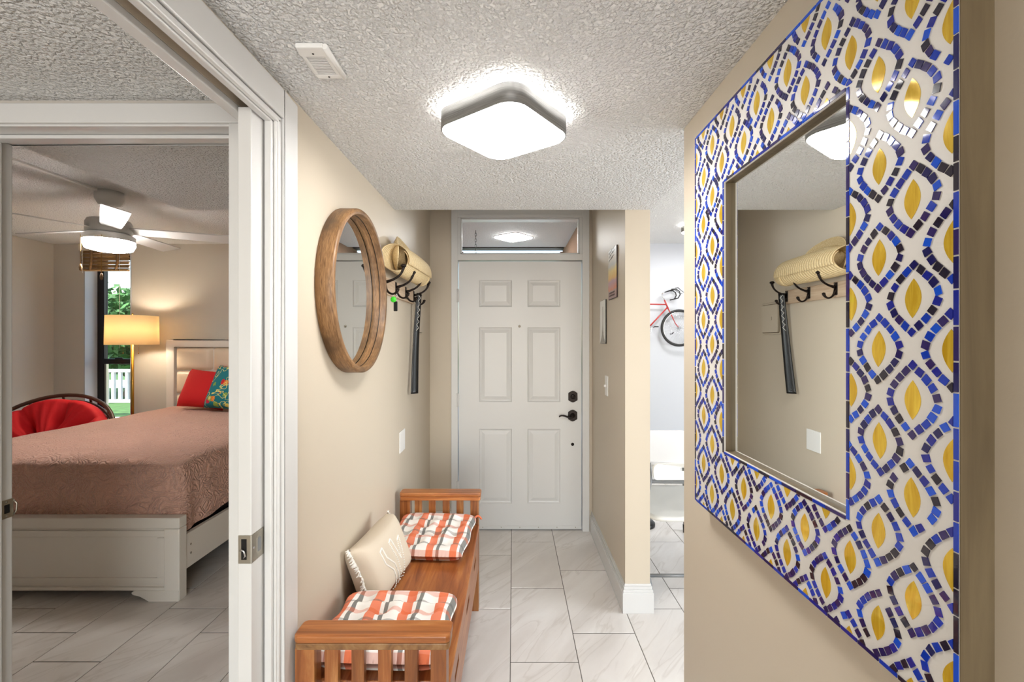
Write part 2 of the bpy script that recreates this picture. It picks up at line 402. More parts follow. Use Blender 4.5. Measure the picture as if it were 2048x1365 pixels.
# ---------------------------------------------------------------- structure: floor
XL, XR, HC, RC = -0.6285, 0.59, 2.127, 2.44     # hall side walls, hall soffit height, room ceiling height
DD, DS = 3.425, 2.405                           # entrance wall, soffit edge / pillar face
floor = struct('floor', MB().box(-4.95, 4.35, -4.6, 4.9, -0.05, -0.002), M['grout'], 'glossy pale marble-look tile floor running through hall, bedroom and dining area', 'floor')
TW, TL = 0.305, 0.605
tme = None; rest = MB()
def vis(x0, x1, y0, y1):
    cx, cy = (x0+x1)/2, (y0+y1)/2
    if not (1.0 < cy < 5.0): return False
    if cx < -0.7: return cy > 1.3 and cx > -4.95 and cx < -0.9+0.1 and cx > -1.3*cy-0.9
    if cx < 0.62: return cy > 1.4 and cy < 3.6
    return cx < 0.62+0.42*cy and cy > 1.5 and cx < 2.2
for k in range(-16, 15):
    x0 = -0.0145+TW*k
    off = 2.636+0.2017*k if k >= -3 else 2.236-0.2017*(k+5)
    off = off % TL
    for j in range(-9, 9):
        y0 = off+TL*j; y1 = y0+TL
        if y1 < -4.5 or y0 > 4.85 or x0+TW < -4.9 or x0 > 4.3: continue
        a, b, c, d = x0+0.0012, x0+TW-0.0012, y0+0.0012, y1-0.0012
        full = c > -4.5 and d < 4.85
        if vis(x0, x0+TW, y0, y1):
            if tme is None:
                t = MB().box(-TW/2+0.0016, TW/2-0.0016, -TL/2+0.0028, TL/2-0.0028, -0.012, 0.0).build('tile', M['tile'], floor, 0.0012, 1, local=True)
                tme = t; t.matrix_parent_inverse = Matrix.Translation(-WL['floor'])
            else:
                t = link_copy(tme, floor)
            t.location = ((a+b)/2, (c+d)/2, 0)
        else: rest.box(a, b, max(c, -4.55), min(d, 4.88), -0.012, 0.0)
rest.build('tile_field', M['tile'], floor, kind='stuff')

# ---------------------------------------------------------------- structure: walls, ceilings
struct('ceiling_hall', MB().box(-1.75, 0.7215, -1.3, DS, HC, RC-0.005), M['ceil'], 'low white popcorn-textured hall ceiling with a square lamp', 'ceiling')
struct('ceiling', MB().box(-4.95, 4.35, -4.6, 4.9, RC, RC+0.12), M['ceil'], 'white popcorn ceiling over bedroom, dining area and rooms behind the hall', 'ceiling')
wl = MB().box(-0.712, XL, 1.95, DD+0.14, 0, HC).box(-0.712, XL, DS+0.0, DD+0.14, HC, RC).box(-0.712, XL, DD+0.14, 4.75, 0, RC).box(-0.712, XL, 1.42, DS, HC+0.001, RC)
wl.box(-0.647, XL, 1.20, 1.95, 0, HC).box(-0.712, -0.686, 1.20, 1.95, 0, HC)
struct('wall_left', wl, M['beige'], 'beige painted hall wall with the round mirror and coat rack', 'wall')
struct('wall_pocket_header', MB().box(-0.647, XL, -1.3, 1.20, 2.028, HC).box(-0.7165, -0.686, -1.3, 1.20, 2.026, HC).box(-0.686, -0.647, -1.3, 1.20, 2.09, HC), M['beige'], 'beige strip of wall above the sliding pocket door opening', 'wall')
wf = MB().box(XL, -0.455, DD, DD+0.14, 0, RC).box(0.555, 0.7215, DD, DD+0.14, 0, RC)
wf.box(-0.455, 0.555, DD, DD+0.14, 2.40, RC)
struct('wall_front', wf, M['beige'], 'narrow beige wall either side of the white front door', 'wall')
struct('wall_pillar', MB().box(XR, 0.7215, DS, DD, 0, RC).box(XR, 0.7215, DD+0.14, 4.72, 0, RC), M['beige'], 'beige wall end right of the front door carrying two small plaques', 'wall')
struct('wall_right', MB().box(0.555, 0.67, -1.3, 1.481, 0, RC), M['beige'], 'beige wall in the right foreground behind the mosaic mirror', 'wall')
struct('wall_dining', MB().box(0.59, 4.35, 4.72, 4.86, 0, RC), M['white_wall'], 'white dining area wall with the hanging bicycle', 'wall')
struct('wall_dining_side', MB().box(4.3, 4.42, -4.6, -0.1, 0, RC).box(4.3, 4.42, 2.5, 4.86, 0, RC).box(4.3, 4.42, -0.1, 2.5, 2.25, RC).box(4.3, 4.42, -0.1, 2.5, 0, 0.45), M['white_wall'], 'white side wall of the dining area with an added opening for the fill light', 'wall')
struct('wall_living_back', MB().box(-1.9, -0.9, -4.62, -4.5, 0, RC).box(2.1, 4.35, -4.62, -4.5, 0, RC).box(-0.9, 2.1, -4.62, -4.5, 2.3, RC), M['beige'], 'beige living room wall with an added opening for the fill light', 'wall')
struct('wall_vestibule', MB().box(-1.87, -1.75, -4.5, 1.306, 0, RC), M['beige'], 'beige side wall left of the bedroom door', 'wall')
wb = MB().box(-4.95, -4.48, 4.75, 4.95, 0, RC).box(-3.985, -0.6285, 4.75, 4.95, 0, RC).box(-4.48, -3.985, 4.75, 4.95, 2.36, RC)
struct('wall_bedroom_far', wb, M['greige'], 'grey bedroom wall behind the headboard with a tall narrow window', 'wall')
struct('wall_bedroom_side', MB().box(-4.92, -4.80, 1.306, 4.75, 0, RC), M['greige'], 'grey bedroom wall at far left beyond the papasan chair', 'wall')
struct('wall_bedroom_near', MB().box(-4.80, -1.587, 1.306, 1.42, 0, RC).box(-0.788, -0.712, 1.306, 1.42, 0, RC).box(-1.587, -0.788, 1.306, 1.42, 2.07, RC), M['greige'], 'wall around the bedroom doorway', 'wall')
# white window reveal of the bedroom
struct('trim_reveal', MB().box(-4.48, -4.468, 4.745, 4.90, 0, 2.36).box(-3.997, -3.985, 4.745, 4.90, 0, 2.36).box(-4.468, -3.997, 4.745, 4.90, 2.348, 2.36), M['white_wall'], 'white lining of the bedroom window recess', 'window lining')

# ---- casings and jambs
def casing(name, segs, label):
    mb = MB()
    for s in segs: mb.box(*s)
    return struct(name, mb, M['trim'], label, 'door casing', 0.003)
# pocket door casing on the hall side (flat board plus inner bead)
pc = casing('trim_pocket_door', [(XL, -0.610, 1.212, 1.289, 0, 2.102), (XL, -0.610, -1.3, 1.212, 2.029, 2.102),
    (XL, -0.617, 1.196, 1.207, 0, 2.024), (XL, -0.617, -1.3, 1.207, 2.013, 2.024), (XL, -0.621, 1.190, 1.212, 0, 2.029), (XL, -0.621, -1.3, 1.212, 2.012, 2.029)], 'white moulded casing around the sliding pocket door opening')
casing('trim_pocket_jamb', [(-0.647, -0.6285, 1.180, 1.199, 0, 2.02), (-0.647, -0.6285, -1.3, 1.199, 2.008, 2.026), (-0.716, -0.686, 1.180, 1.199, 0, 2.02), (-0.716, -0.686, -1.3, 1.199, 2.008, 2.026)], 'white split jamb of the sliding pocket door')
struct('trim_pocket_track', MB().box(-0.685, -0.648, -1.3, 1.95, 2.045, 2.07), M['slotwood'], 'brown wooden track in the slot above the pocket door', 'door track')
# bedroom doorway casing + jambs + stops
casing('trim_bedroom_door', [(-0.808, -0.742, 1.289, 1.306, 0, 2.055), (-1.633, -1.567, 1.289, 1.306, 0, 2.055), (-1.633, -0.742, 1.289, 1.306, 2.0555, 2.112)], 'white casing around the bedroom doorway')
jb = casing('trim_bedroom_jamb', [(-1.587, -1.567, 1.300, 1.424, 0, 2.05), (-0.808, -0.788, 1.300, 1.424, 0, 2.05), (-1.587, -0.788, 1.300, 1.424, 2.05, 2.07),
    (-1.5665, -1.555, 1.350, 1.385, 0, 2.05), (-0.820, -0.8085, 1.350, 1.385, 0, 2.05), (-1.555, -0.820, 1.350, 1.385, 2.038, 2.0495)], 'white jamb and stop of the bedroom doorway')
# strike plate on the left jamb
sp = thing('strike_plate', 'nickel strike plate on the left bedroom door jamb', 'strike plate', (-1.567, 1.40, 0.915))
mb = MB()
for y0, y1, z0, z1 in ((1.386, 1.398, 0.888, 0.945), (1.414, 1.424, 0.888, 0.945), (1.398, 1.414, 0.888, 0.903), (1.398, 1.414, 0.930, 0.945)): mb.box(-1.567, -1.5645, y0, y1, z0, z1)
mb.build('plate', M['nickel'], sp); MB().box(-1.5668, -1.5662, 1.398, 1.414, 0.903, 0.93).build('latch_hole', M['hole'], sp)
MB().tube([(-1.5655, 1.424, 0.893), (-1.559, 1.4275, 0.905), (-1.558, 1.428, 0.928), (-1.5655, 1.424, 0.94)], 0.002, 6).build('lip', M['nickel'], sp)
for z in (0.895, 0.938): MB().lathe([(0.0028, 0), (0.0028, 0.0012), (0, 0.0016)], (-1.5645, 1.405, z), 'X', 10).build('screw', M['nickel'], sp)

# ---- baseboards
def baseboard(name, poly_pts, label):
    # poly_pts: list of (x,y) of wall line, inward normal given; stepped profile
    mb = MB()
    for (x0, x1, y0, y1, nx, ny) in poly_pts:
        for t, z0, z1 in ((0.016, 0, 0.108), (0.013, 0.108, 0.122), (0.009, 0.122, 0.138), (0.005, 0.138, 0.15)):
            ax, bx_ = (x0, x0+nx*t) if nx else (x0, x1); ay, by = (y0, y0+ny*t) if ny else (y0, y1)
            if ny and not nx: ax, bx_ = x0-(t if x0 == XR else 0), x1+(t if abs(x1-0.7215) < 1e-6 else 0)
            mb.box(ax, bx_, ay, by, z0, z1)
    return struct(name, mb, M['trim'], label, 'baseboard', 0.0015)
baseboard('baseboard_right', [(XR, XR, DS, DD, -1, 0), (XR, 0.7215, DS, DS, 0, -1), (0.7215, 0.7215, DS, 4.72, 1, 0)], 'white stepped baseboard around the beige wall end beside the front door')
baseboard('baseboard_left', [(XL, XL, 1.29, DD, 1, 0), (XL, -0.47, DD, DD, 0, -1)], 'white baseboard along the hall wall behind the wooden bench')
baseboard('baseboard_dining', [(0.74, 4.3, 4.72, 4.72, 0, -1)], 'white baseboard along the white dining wall')

# ---------------------------------------------------------------- entrance door, frame, transom
def dX(x): return (x-VX)*DD/F
def dZ(y): return CH-(y-VY)*DD/F
fr = MB()
fx0, fx1 = dX(903), dX(1178); ox0, ox1 = dX(916), dX(1164.5); zt = dZ(521); 
fr.box(fx0, ox0, DD-0.016, DD+0.13, 0, 2.43).box(ox1, fx1, DD-0.016, DD+0.13, 0, 2.43)
fr.box(ox0, ox1, DD-0.016, DD+0.13, zt, dZ(509)).box(ox0, ox1, DD-0.016, DD+0.13, dZ(436), 2.43)
fr.box(ox0, dX(921), DD-0.010, DD+0.12, dZ(509), dZ(436)).box(dX(1159), ox1, DD-0.010, DD+0.12, dZ(509), dZ(436))
fr.box(dX(918), dX(1162), DD-0.020, DD-0.016, dZ(431.5), dZ(430))
struct('trim_front_door', fr, M['door'], 'white frame around the front door and its transom', 'door frame', 0.003)
wn = thing('window_1', 'clear glass transom above the white front door', 'window', (0.05, DD+0.03, dZ(507)), kind='structure')
MB().box(dX(920.5), dX(1159.5), DD+0.028, DD+0.033, dZ(509), dZ(436)).build('pane', M['glass'], wn)
stp = MB(); a, b, c, d = dX(921), dX(1159), dZ(509), dZ(436)
for s in ((a, b, c, c+0.012), (a, b, d-0.012, d), (a, a+0.010, c, d), (b-0.010, b, c, d)): stp.box(s[0], s[1], DD+0.005, DD+0.027, s[2], s[3])
stp.build('glazing_bead', M['door'], wn, 0.002)
dr = thing('door_1', 'white six-panel front door with dark bronze lever and deadbolt', 'door', (0.05, DD+0.02, 0), kind='structure')
y0, y1 = DD+0.012, DD+0.055
X0, X1, Z0, Z1 = dX(917.5), dX(1163.2), 0.008, dZ(523)
cols = [(dX(958), dX(1024)), (dX(1055), dX(1121))]; rows = [(dZ(1009), dZ(859)), (dZ(805), dZ(655)), (dZ(614), dZ(560))]
lf = MB()
zs = [Z0]+[z for r in rows for z in r]+[Z1]
for i in range(0, 8, 2): lf.box(X0, X1, y0, y1, zs[i], zs[i+1])
for r in rows:
    for a, b in ((X0, cols[0][0]), (cols[0][1], cols[1][0]), (cols[1][1], X1)): lf.box(a, b, y0, y1, r[0], r[1])
lf.build('leaf', M['door'], dr)
for r in rows:
    for c in cols:
        mb = MB(); prev = None; vsx, fsx = [], []
        for ins, dep in ((0, 0.0), (0.008, 0.009), (0.016, 0.011), (0.042, 0.003), (0.046, 0.003)):
            a, b, e, f = c[0]+ins, c[1]-ins, r[0]+ins, r[1]-ins
            vsx += [(a, y0+dep, e), (b, y0+dep, e), (b, y0+dep, f), (a, y0+dep, f)]
        for q in range(4):
            for k in range(4): fsx.append((q*4+k, q*4+(k+1) % 4, q*4+4+(k+1) % 4, q*4+4+k))
        fsx.append((16, 17, 18, 19)); mb.add(vsx, fsx); mb.build('panel', M['door'], dr)
swp = MB().box(X0, X1, y0-0.004, y0, 0.010, 0.034).build('door_sweep', M['door'], dr, 0.001)
for i in range(7): MB().lathe([(0.004, 0), (0.003, -0.002), (0, -0.0025)], (X0+0.04+i*0.14, y0-0.004, 0.024), 'Y', 8).build('screw', M['nickel'], swp)
for z in (dZ(592), dZ(800), dZ(975)):
    MB().tube([(X0-0.006, DD-0.014, z-0.05), (X0-0.006, DD-0.014, z+0.05)], 0.008, 10).box(X0-0.018, X0+0.004, DD-0.018, DD-0.012, z-0.045, z+0.045).build('hinge', M['door'], dr)
MB().lathe([(0.010, 0), (0.010, -0.004), (0.006, -0.005), (0.005, -0.002), (0, -0.002)], (dX(1039), y0, dZ(653)), 'Y', 16).build('peephole', M['nickel'], dr)
def rosette(cx, cz):
    o = []
    w_, h_ = 0.0345, 0.040
    for sy in (1, -1):
        seq = [(w_, 0.026), (w_-0.004, 0.030), (0.024, 0.033), (0.014, 0.0405), (0, 0.044), (-0.014, 0.0405), (-0.024, 0.033), (-(w_-0.004), 0.030), (-w_, 0.026)]
        o += [(cz+sy*z, cx+sy*x) for x, z in seq]
    return o
def ros(name, x, y):
    cx, cz = dX(x), dZ(y)
    return cx, cz, MB().prism(rosette(cx, cz), 1, y0-0.010, y0).build(name, M['iron'], dr, 0.003, label='dark bronze scalloped plate')
cx, cz, bolt = ros('deadbolt', 1146, 794)
MB().lathe([(0.019, 0), (0.017, -0.008), (0, -0.010)], (cx, y0-0.010, cz), 'Y', 20).box(cx-0.016, cx+0.016, y0-0.030, y0-0.018, cz-0.004, cz+0.004).build('thumb_turn', M['iron'], bolt, 0.002)
cx, cz, lev = ros('lever_plate', 1145.5, 832)
MB().lathe([(0.020, 0), (0.017, -0.010), (0.010, -0.014), (0.010, -0.040), (0, -0.042)], (cx, y0-0.010, cz), 'Y', 20).tube(
    bez((cx, y0-0.046, cz-0.002), (cx-0.03, y0-0.05, cz-0.022), (cx-0.06, y0-0.05, cz+0.016), (cx-0.098, y0-0.048, cz+0.004), 12)+[Vector((cx-0.106, y0-0.048, cz-0.003))], [0.009]*5+[0.007]*5+[0.006, 0.006, 0.006, 0.005], 10).build('lever', M['iron'], lev)
MB().lathe([(0.012, 0), (0.010, -0.006), (0, -0.008)], (dX(1145.5), y0, dZ(890)), 'Y', 16).build('door_stud', M['iron'], dr)

# ---- outside the transom: covered porch
pr = thing('porch', 'covered porch with grey ceiling and brown stucco sides seen through the transom', 'porch', (0, 4.4, 0))
MB().box(-1.1, 0.59, DD+0.14, 5.20, 2.50, 2.56).build('porch_ceiling', M['porchceil'], pr)
MB().box(-0.6285, -0.60, DD+0.14, 5.20, 0, 2.50).build('side_wall', M['stucco'], pr)
MB().box(0.56, 0.588, DD+0.14, 5.20, 0, 2.50).build('side_wall', M['stucco'], pr)
MB().box(-1.1, 0.59, 5.05, 5.20, 2.458, 2.50).build('beam', M['beam'], pr)
for x in (-0.62, 0.55): MB().box(x-0.03, x+0.06, 5.06, 5.19, 0, 2.42).build('post', M['stucco'], pr)
MB().box(-1.1, 0.59, DD+0.14, 5.2, -0.05, -0.01).build('porch_floor', M['concrete'], pr)
hk = thing('hanging_chain', 'dark steel hook and chain hanging from the porch ceiling behind the transom', 'chain', (-0.345, 4.16, 2.5))
MB().tube([(-0.34, 4.16, 2.50), (-0.345, 4.16, 2.475), (-0.356, 4.16, 2.455), (-0.345, 4.16, 2.44), (-0.33, 4.16, 2.448)], 0.003, 6).build('hook', M['steel'], hk)
for i in range(14):
    z = 2.428-i*0.026; r = []
    for k in range(10):
        a = 2*PI*k/10; dx = 0.007*math.cos(a); dz = 0.017*math.sin(a)
        r.append((-0.345+(dx if i % 2 else 0), 4.16+(0 if i % 2 else dx), z+dz))
    MB().tube(r, 0.0022, 5, True).build('chain_link', M['steel'], hk)

# ---------------------------------------------------------------- bedroom window + outside
wn2 = thing('window_2', 'tall dark-framed bedroom window looking onto trees and a white railing', 'window', (-4.23, 4.9, 0.1), kind='structure')
f2 = MB().box(-4.468, -4.395, 4.885, 4.93, 0.06, 2.348).box(-4.03, -3.997, 4.885, 4.93, 0.06, 2.348).box(-4.395, -4.03, 4.885, 4.93, 2.30, 2.348).box(-4.395, -4.03, 4.885, 4.93, 0.06, 0.12)
f2.build('frame', M['winframe'], wn2, 0.003)
mr = MB().box(-4.40, -4.02, 4.875, 4.92, 1.18, 1.235).build('meeting_rail', M['winframe'], wn2, 0.003)
MB().box(-4.26, -4.18, 4.862, 4.876, 1.235, 1.25).build('sash_lock', M['winframe'], mr, 0.002)
MB().box(-4.396, -4.028, 4.905, 4.909, 1.235, 2.30).build('pane', M['glass'], wn2)
MB().box(-4.396, -4.028, 4.895, 4.899, 0.12, 1.18).build('pane', M['glass'], wn2)
MB().box(-4.396, -4.375, 4.888, 4.92, 0.12, 1.18).build('lower_sash', M['nickel'], wn2, 0.002)
lb = thing('outdoor_lawn', 'sunlit green lawn with a pale path beyond the bedroom window', 'lawn', (-8, 20, -0.15))
MB().box(-60, 30, 5.3, 80, -0.3, -0.15).build('turf', M['grass'], lb)
MB().box(-60, 30, 15, 18, -0.17, -0.1495).build('path', M['concrete'], lb)
MB().box(-12, -0.65, 4.96, 8.6, -0.149, -0.02).box(-0.65, 5, 5.25, 12, -0.149, -0.02).build('patio', M['concrete'], None, label='pale concrete patio outside the bedroom window', cat='patio', kind='structure')  # stretch beyond the porch is added to cut green bounce light from the lawn
rl = thing('white_railing', 'white picket railing outside the bedroom window', 'railing', (-8.3, 9, 0))
MB().box(-11.5, -5.0, 8.97, 9.05, 0.80, 0.86).build('top_rail', M['concrete'], rl)
MB().box(-11.5, -5.0, 8.97, 9.05, 0.20, 0.26).build('bottom_rail', M['concrete'], rl)
for i in range(48):
    x = -11.45+i*0.135; MB().box(x, x+0.05, 8.985, 9.035, 0.26 if i % 12 else -0.15, 0.80).build('baluster', M['concrete'], rl)
def tree(label, base, h, spread, n, mat, seed):
    rnd = random.Random(seed)
    t = thing('shade_tree', label, 'tree', base, group='trees outside the bedroom window'); bx_, by, bz = base
    MB().tube([(bx_, by, bz), (bx_+0.1, by, bz+h*0.18), (bx_-0.1, by, bz+h*0.35), (bx_+0.1, by, bz+h*0.7)], [0.32, 0.24, 0.2, 0.06], 8).build('trunk', M['bark'], t)
    for s in (-1, 1):
        MB().tube([(bx_, by, bz+h*0.2), (bx_+s*spread*0.3, by-0.2, bz+h*0.38), (bx_+s*spread*0.6, by-0.3, bz+h*0.6)], [0.16, 0.12, 0.04], 7).build('branch', M['bark'], t)
    lv = MB()
    for i in range(n):
        c = i % 40; rr = random.Random(seed*100+c)
        cc = Vector((rr.uniform(-1, 1)*spread, rr.uniform(-1, 1)*spread*0.7, rr.uniform(0.40, 0.95)*h))
        d = Vector((rnd.gauss(0, 1), rnd.gauss(0, 1), rnd.gauss(0, 0.5)))*spread*0.17
        p = Vector(base)+cc*1.0+d; a = Vector((rnd.gauss(0, 1), rnd.gauss(0, 1), rnd.gauss(0, 1))).normalized(); b = a.orthogonal().normalized()
        s = rnd.uniform(0.07, 0.15)
        lv.add([p-a*s, p+b*s*0.5, p+a*s, p-b*s*0.5], [(0, 1, 2, 3)])
    lv.build('foliage', mat, t, kind='stuff')
tree('broad dark green tree with forked trunk outside the bedroom window', (-10.6, 12.8, -0.15), 2.75, 2.2, 15000, M['leaf'], 3)
tree('paler green tree standing further back behind the forked tree', (-19.5, 22, -0.15), 3.6, 3.2, 6000, M['leaf2'], 5)

# ---- bamboo blind
bl = thing('bamboo_blind', 'rolled-up bamboo roman blind over the bedroom window', 'blind', (-4.23, 4.74, 2.2))
MB().box(-4.50, -3.965, 4.70, 4.75, 2.365, 2.435).build('valance', M['ivory'], bl, 0.004)
for i in range(16):
    z = 2.365-i*0.0125; MB().tube([(-4.475, 4.73-0.006*(i % 3), z), (-3.99, 4.73-0.006*(i % 3), z)], 0.0066, 6).build('reed', M['bamboo'], bl)
MB().box(-4.475, -3.99, 4.70, 4.735, 2.152, 2.168).build('bottom_bar', M['bamboo'], bl, 0.003)
for x in (-4.37, -4.10):
    MB().tube(bez((x, 4.712, 2.36), (x+0.03, 4.68, 2.3), (x+0.03, 4.68, 2.22), (x-0.01, 4.70, 2.16), 8), 0.012, 6).build('fold', M['slotwood'], bl)
for x in (-4.44, -4.06): MB().tube([(x, 4.69, 2.37), (x, 4.69, 1.35 if x > -4.2 else 2.13)], 0.0022, 5).build('cord', M['cotton'], bl)

# ---------------------------------------------------------------- pocket door
pd = thing('door_2', 'white sliding pocket door edge with nickel latch', 'door', (-0.6668, 1.5, 0.01), kind='structure')
MB().box(-0.6835, -0.650, 1.128, 1.90, 0.010, 2.018).build('leaf', M['trim'], pd, 0.002)
lt = MB().box(-0.650, -0.6485, 1.128, 1.182, 0.885, 0.955).box(-0.6815, -0.650, 1.1262, 1.1280, 0.885, 0.955).build('latch_plate', M['nickel'], pd, 0.0008)
MB().box(-0.6735, -0.6605, 1.1255, 1.1265, 0.895, 0.946).build('edge_slot', M['hole'], lt)
MB().tube([(-0.667, 1.1250, 0.900), (-0.662, 1.1225, 0.906), (-0.664, 1.1215, 0.917), (-0.670, 1.1220, 0.921), (-0.6745, 1.1235, 0.918)], 0.0022, 6).build('hook_bolt', M['chrome'], lt)
MB().prism(rrect(1.160, 0.920, 0.010, 0.021, 0.005), 0, -0.6492, -0.6478).build('finger_pull', M['nickel'], lt, 0.0006)
MB().prism(rrect(1.160, 0.920, 0.0075, 0.0175, 0.004), 0, -0.6479, -0.6474).build('pull_recess', M['grey_metal'], lt)
MB().lathe([(0.0032, 0), (0.0028, 0.001), (0, 0.0013)], (-0.6485, 1.137, 0.92), 'X', 10).build('screw', M['chrome'], lt)

# ---------------------------------------------------------------- square ceiling lamps
def led_lamp(label, cx, cy, zc, rot, size):
    t = thing('ceiling_lamp', label, 'ceiling lamp', (cx, cy, zc), (0, 0, rot), group='square ceiling lamps')
    h = size/2
    def loop(hh, r, z): return [(x, y, z) for x, y in rrect(0, 0, hh, hh, r, 8)]
    def shell(rings, cap0=False, cap1=False):
        mb = MB(); vs, fs = [], []; n = len(rings[0])
        for r in rings: vs += r
        for i in range(len(rings)-1):
            for k in range(n): fs.append((i*n+k, i*n+(k+1) % n, (i+1)*n+(k+1) % n, (i+1)*n+k))
        if cap0: fs.append(tuple(range(n)))
        if cap1: fs.append(tuple(range((len(rings)-1)*n, len(rings)*n)))
        return mb.add(vs, fs, True)
    r = 0.055*size/0.295
    shell([loop(h*0.72, r*0.8, -0.0005), loop(h*0.72, r*0.8, -0.010)], True, True).build('base_plate', M['white_pl'], t, local=True)
    shell([loop(h-0.012, r*0.9, -0.0105), loop(h-0.002, r, -0.0105), loop(h-0.002, r, -0.0125), loop(h-0.012, r*0.9, -0.0125)], True, True).build('back_light', M['backglow'], t, local=True)
    shell([loop(h-0.001, r, -0.013), loop(h, r, -0.013), loop(h, r, -0.066), loop(h-0.003, r, -0.066)]).build('rim', M['brushed'], t, local=True)
    shell([loop(h-0.003, r, -0.060), loop(h-0.003, r, -0.068), loop(h-0.006, r, -0.072), loop(h-0.016, r*0.9, -0.074)], False, True).build('diffuser', M['led'], t, local=True)
    return t
led_lamp('square glowing lamp with brushed metal rim on the low hall ceiling', -0.027, 1.372, HC, math.radians(45+8), 0.30)
led_lamp('square glowing lamp on the porch ceiling seen through the transom', 0.0, 4.42, 2.50, math.radians(45+6), 0.30)
led_lamp('square glowing lamp on the white dining area ceiling, half hidden by the wall', 1.66, 3.95, RC, math.radians(45), 0.32)

# ---- ceiling vent
vt = thing('ceiling_vent', 'small white louvred vent on the popcorn hall ceiling', 'vent', (-0.47, 1.115, HC))
fm = MB().box(-0.505, -0.440, 1.050, 1.085, HC-0.012, HC).box(-0.505, -0.440, 1.160, 1.178, HC-0.012, HC).box(-0.505, -0.495, 1.085, 1.160, HC-0.012, HC).box(-0.452, -0.440, 1.085, 1.160, HC-0.012, HC)
fm.build('body', M['white_pl'], vt, 0.003)
MB().tube([(-0.437, 1.052, HC-0.008), (-0.437, 1.176, HC-0.008)], 0.007, 10).build('side_roll', M['white_pl'], vt)
MB().box(-0.495, -0.452, 1.085, 1.160, HC-0.003, HC).build('dark_gap', M['hole'], vt)
for i in range(11):
    y = 1.088+i*0.0066; MB().box(-0.495, -0.452, y, y+0.0030, HC-0.011, HC-0.0085).build('slat', M['white_pl'], vt)
for y in (1.074, 1.168): MB().lathe([(0.0028, 0), (0.002, -0.0012), (0, -0.0015)], (-0.473, y, HC-0.012), 'Z', 8).build('screw', M['steel'], vt)

# ---------------------------------------------------------------- bench
bn = thing('storage_bench', 'reddish-brown wooden storage bench with slatted arms along the hall wall', 'bench', (-0.39, 1.86, 0))
BA, BB = 1.252, 2.425   # depth of the two arms' centre
for i, (yc, yin) in enumerate(((1.278, 1), (2.435, -1))):
    arm = MB().prism(rrect(-0.388, yc, 0.215, 0.037, 0.016), 2, 0.609, 0.632).build('armrest', M['teak'], bn, 0.006, 3)
    MB().prism(rrect(-0.388, yc, 0.213, 0.034, 0.012), 2, 0.590, 0.6085).build('arm_rail', M['mango'] if i == 0 else M['teak'], arm, 0.003)
    for x0, x1 in ((-0.603, -0.549), (-0.229, -0.185)):
        MB().box(x0, x1, yc-0.024, yc+0.024, 0.0, 0.590).build('leg', M['teak_z'], bn, 0.002)
    for x0, x1 in ((-0.527, -0.489), (-0.452, -0.416), (-0.378, -0.341), (-0.304, -0.267)):
        MB().box(x0, x1, yc-0.010, yc+0.010, 0.27, 0.590).build('slat', M['teak_z'], bn, 0.0015)
    MB().box(-0.549, -0.229, yc-0.012, yc+0.012, 0.215, 0.268).build('end_rail', M['teak'], bn, 0.002)
    MB().box(-0.549, -0.229, yc+yin*0.014, yc+yin*0.026, 0.20, 0.440).build('end_panel', M['teak'], bn, 0.002)
MB().box(-0.598, -0.181, 1.305, 2.408, 0.441, 0.460).build('seat', M['teak_y'], bn, 0.004)
fp = MB().box(-0.205, -0.186, 1.305, 2.408, 0.225, 0.345).box(-0.205, -0.186, 1.305, 2.408, 0.372, 0.440)
prev = 1.305
for c in (1.50, 1.86, 2.20): fp.box(-0.205, -0.186, prev, c-0.055, 0.345, 0.372); prev = c+0.055
fp.box(-0.205, -0.186, prev, 2.408, 0.345, 0.372)
fp.build('front_panel', M['teak_y'], bn, 0.001)
MB().box(-0.600, -0.585, 1.305, 2.408, 0.225, 0.440).build('back_panel', M['teak_y'], bn)
MB().box(-0.585, -0.205, 1.305, 2.408, 0.225, 0.237).build('bottom_board', M['teak_y'], bn)

# ---- plaid cushions
def seat_pad(label, x0, x1, ya, yb, z, t, rotz, tilt, ties):
    cx, cy = (x0+x1)/2, (ya+yb)/2
    th = thing('seat_cushion', label, 'cushion', (cx, cy, z), (tilt, 0, rotz), group='plaid cushions on the bench')
    w, l = x1-x0, yb-ya; mb = MB()
    tufts = [(-0.42+0.28*i, -0.42+0.28*j) for i in range(4) for j in range(4)]
    def top(u, v):
        a, b = 2*u-1, 2*v-1
        e = (max(0, 1-abs(a)**6)*max(0, 1-abs(b)**6))**0.38
        h = t*(0.5+0.5*e)
        for p, q in tufts:
            d2 = ((a-p*1.45)**2+(b-q*1.45)**2); h -= t*0.34*math.exp(-d2/0.018)*e
        h += 0.006*math.sin(9*a+1)*math.sin(7*b)*e
        k = 1-0.02*math.sin(PI*b*2)*(abs(a) > 0.9)
        r = 1-0.03*(abs(a*b)**3)
        return (a*w/2*r*k, b*l/2*r, h)
    def bot(u, v):
        a, b = 2*u-1, 2*v-1; e = (max(0, 1-abs(a)**6)*max(0, 1-abs(b)**6))**0.4; r = 1-0.03*(abs(a*b)**3)
        k = 1-0.02*math.sin(PI*b*2)*(abs(a) > 0.9)
        return (a*w/2*r*k, b*l/2*r, t*0.5-t*0.48*e)
    mb.grid(top, 44, 44); mb.grid(bot, 22, 22, flip=True)
    mb.build('pad', M['plaid'], th, local=True)
    for sx in (-1, 1):
        q = ties
        MB().tube(bez((sx*w*0.47, q*l*0.47, t*0.5), (sx*w*0.50, q*(l*0.5+0.02), t*0.7), (sx*w*0.53, q*(l*0.5+0.03), t*0.4), (sx*w*0.5+sx*0.02, q*(l*0.5+0.025), -0.0+t*0.25), 8), 0.005, 6).build('tie', M['plaid'], th, local=True)
    return th
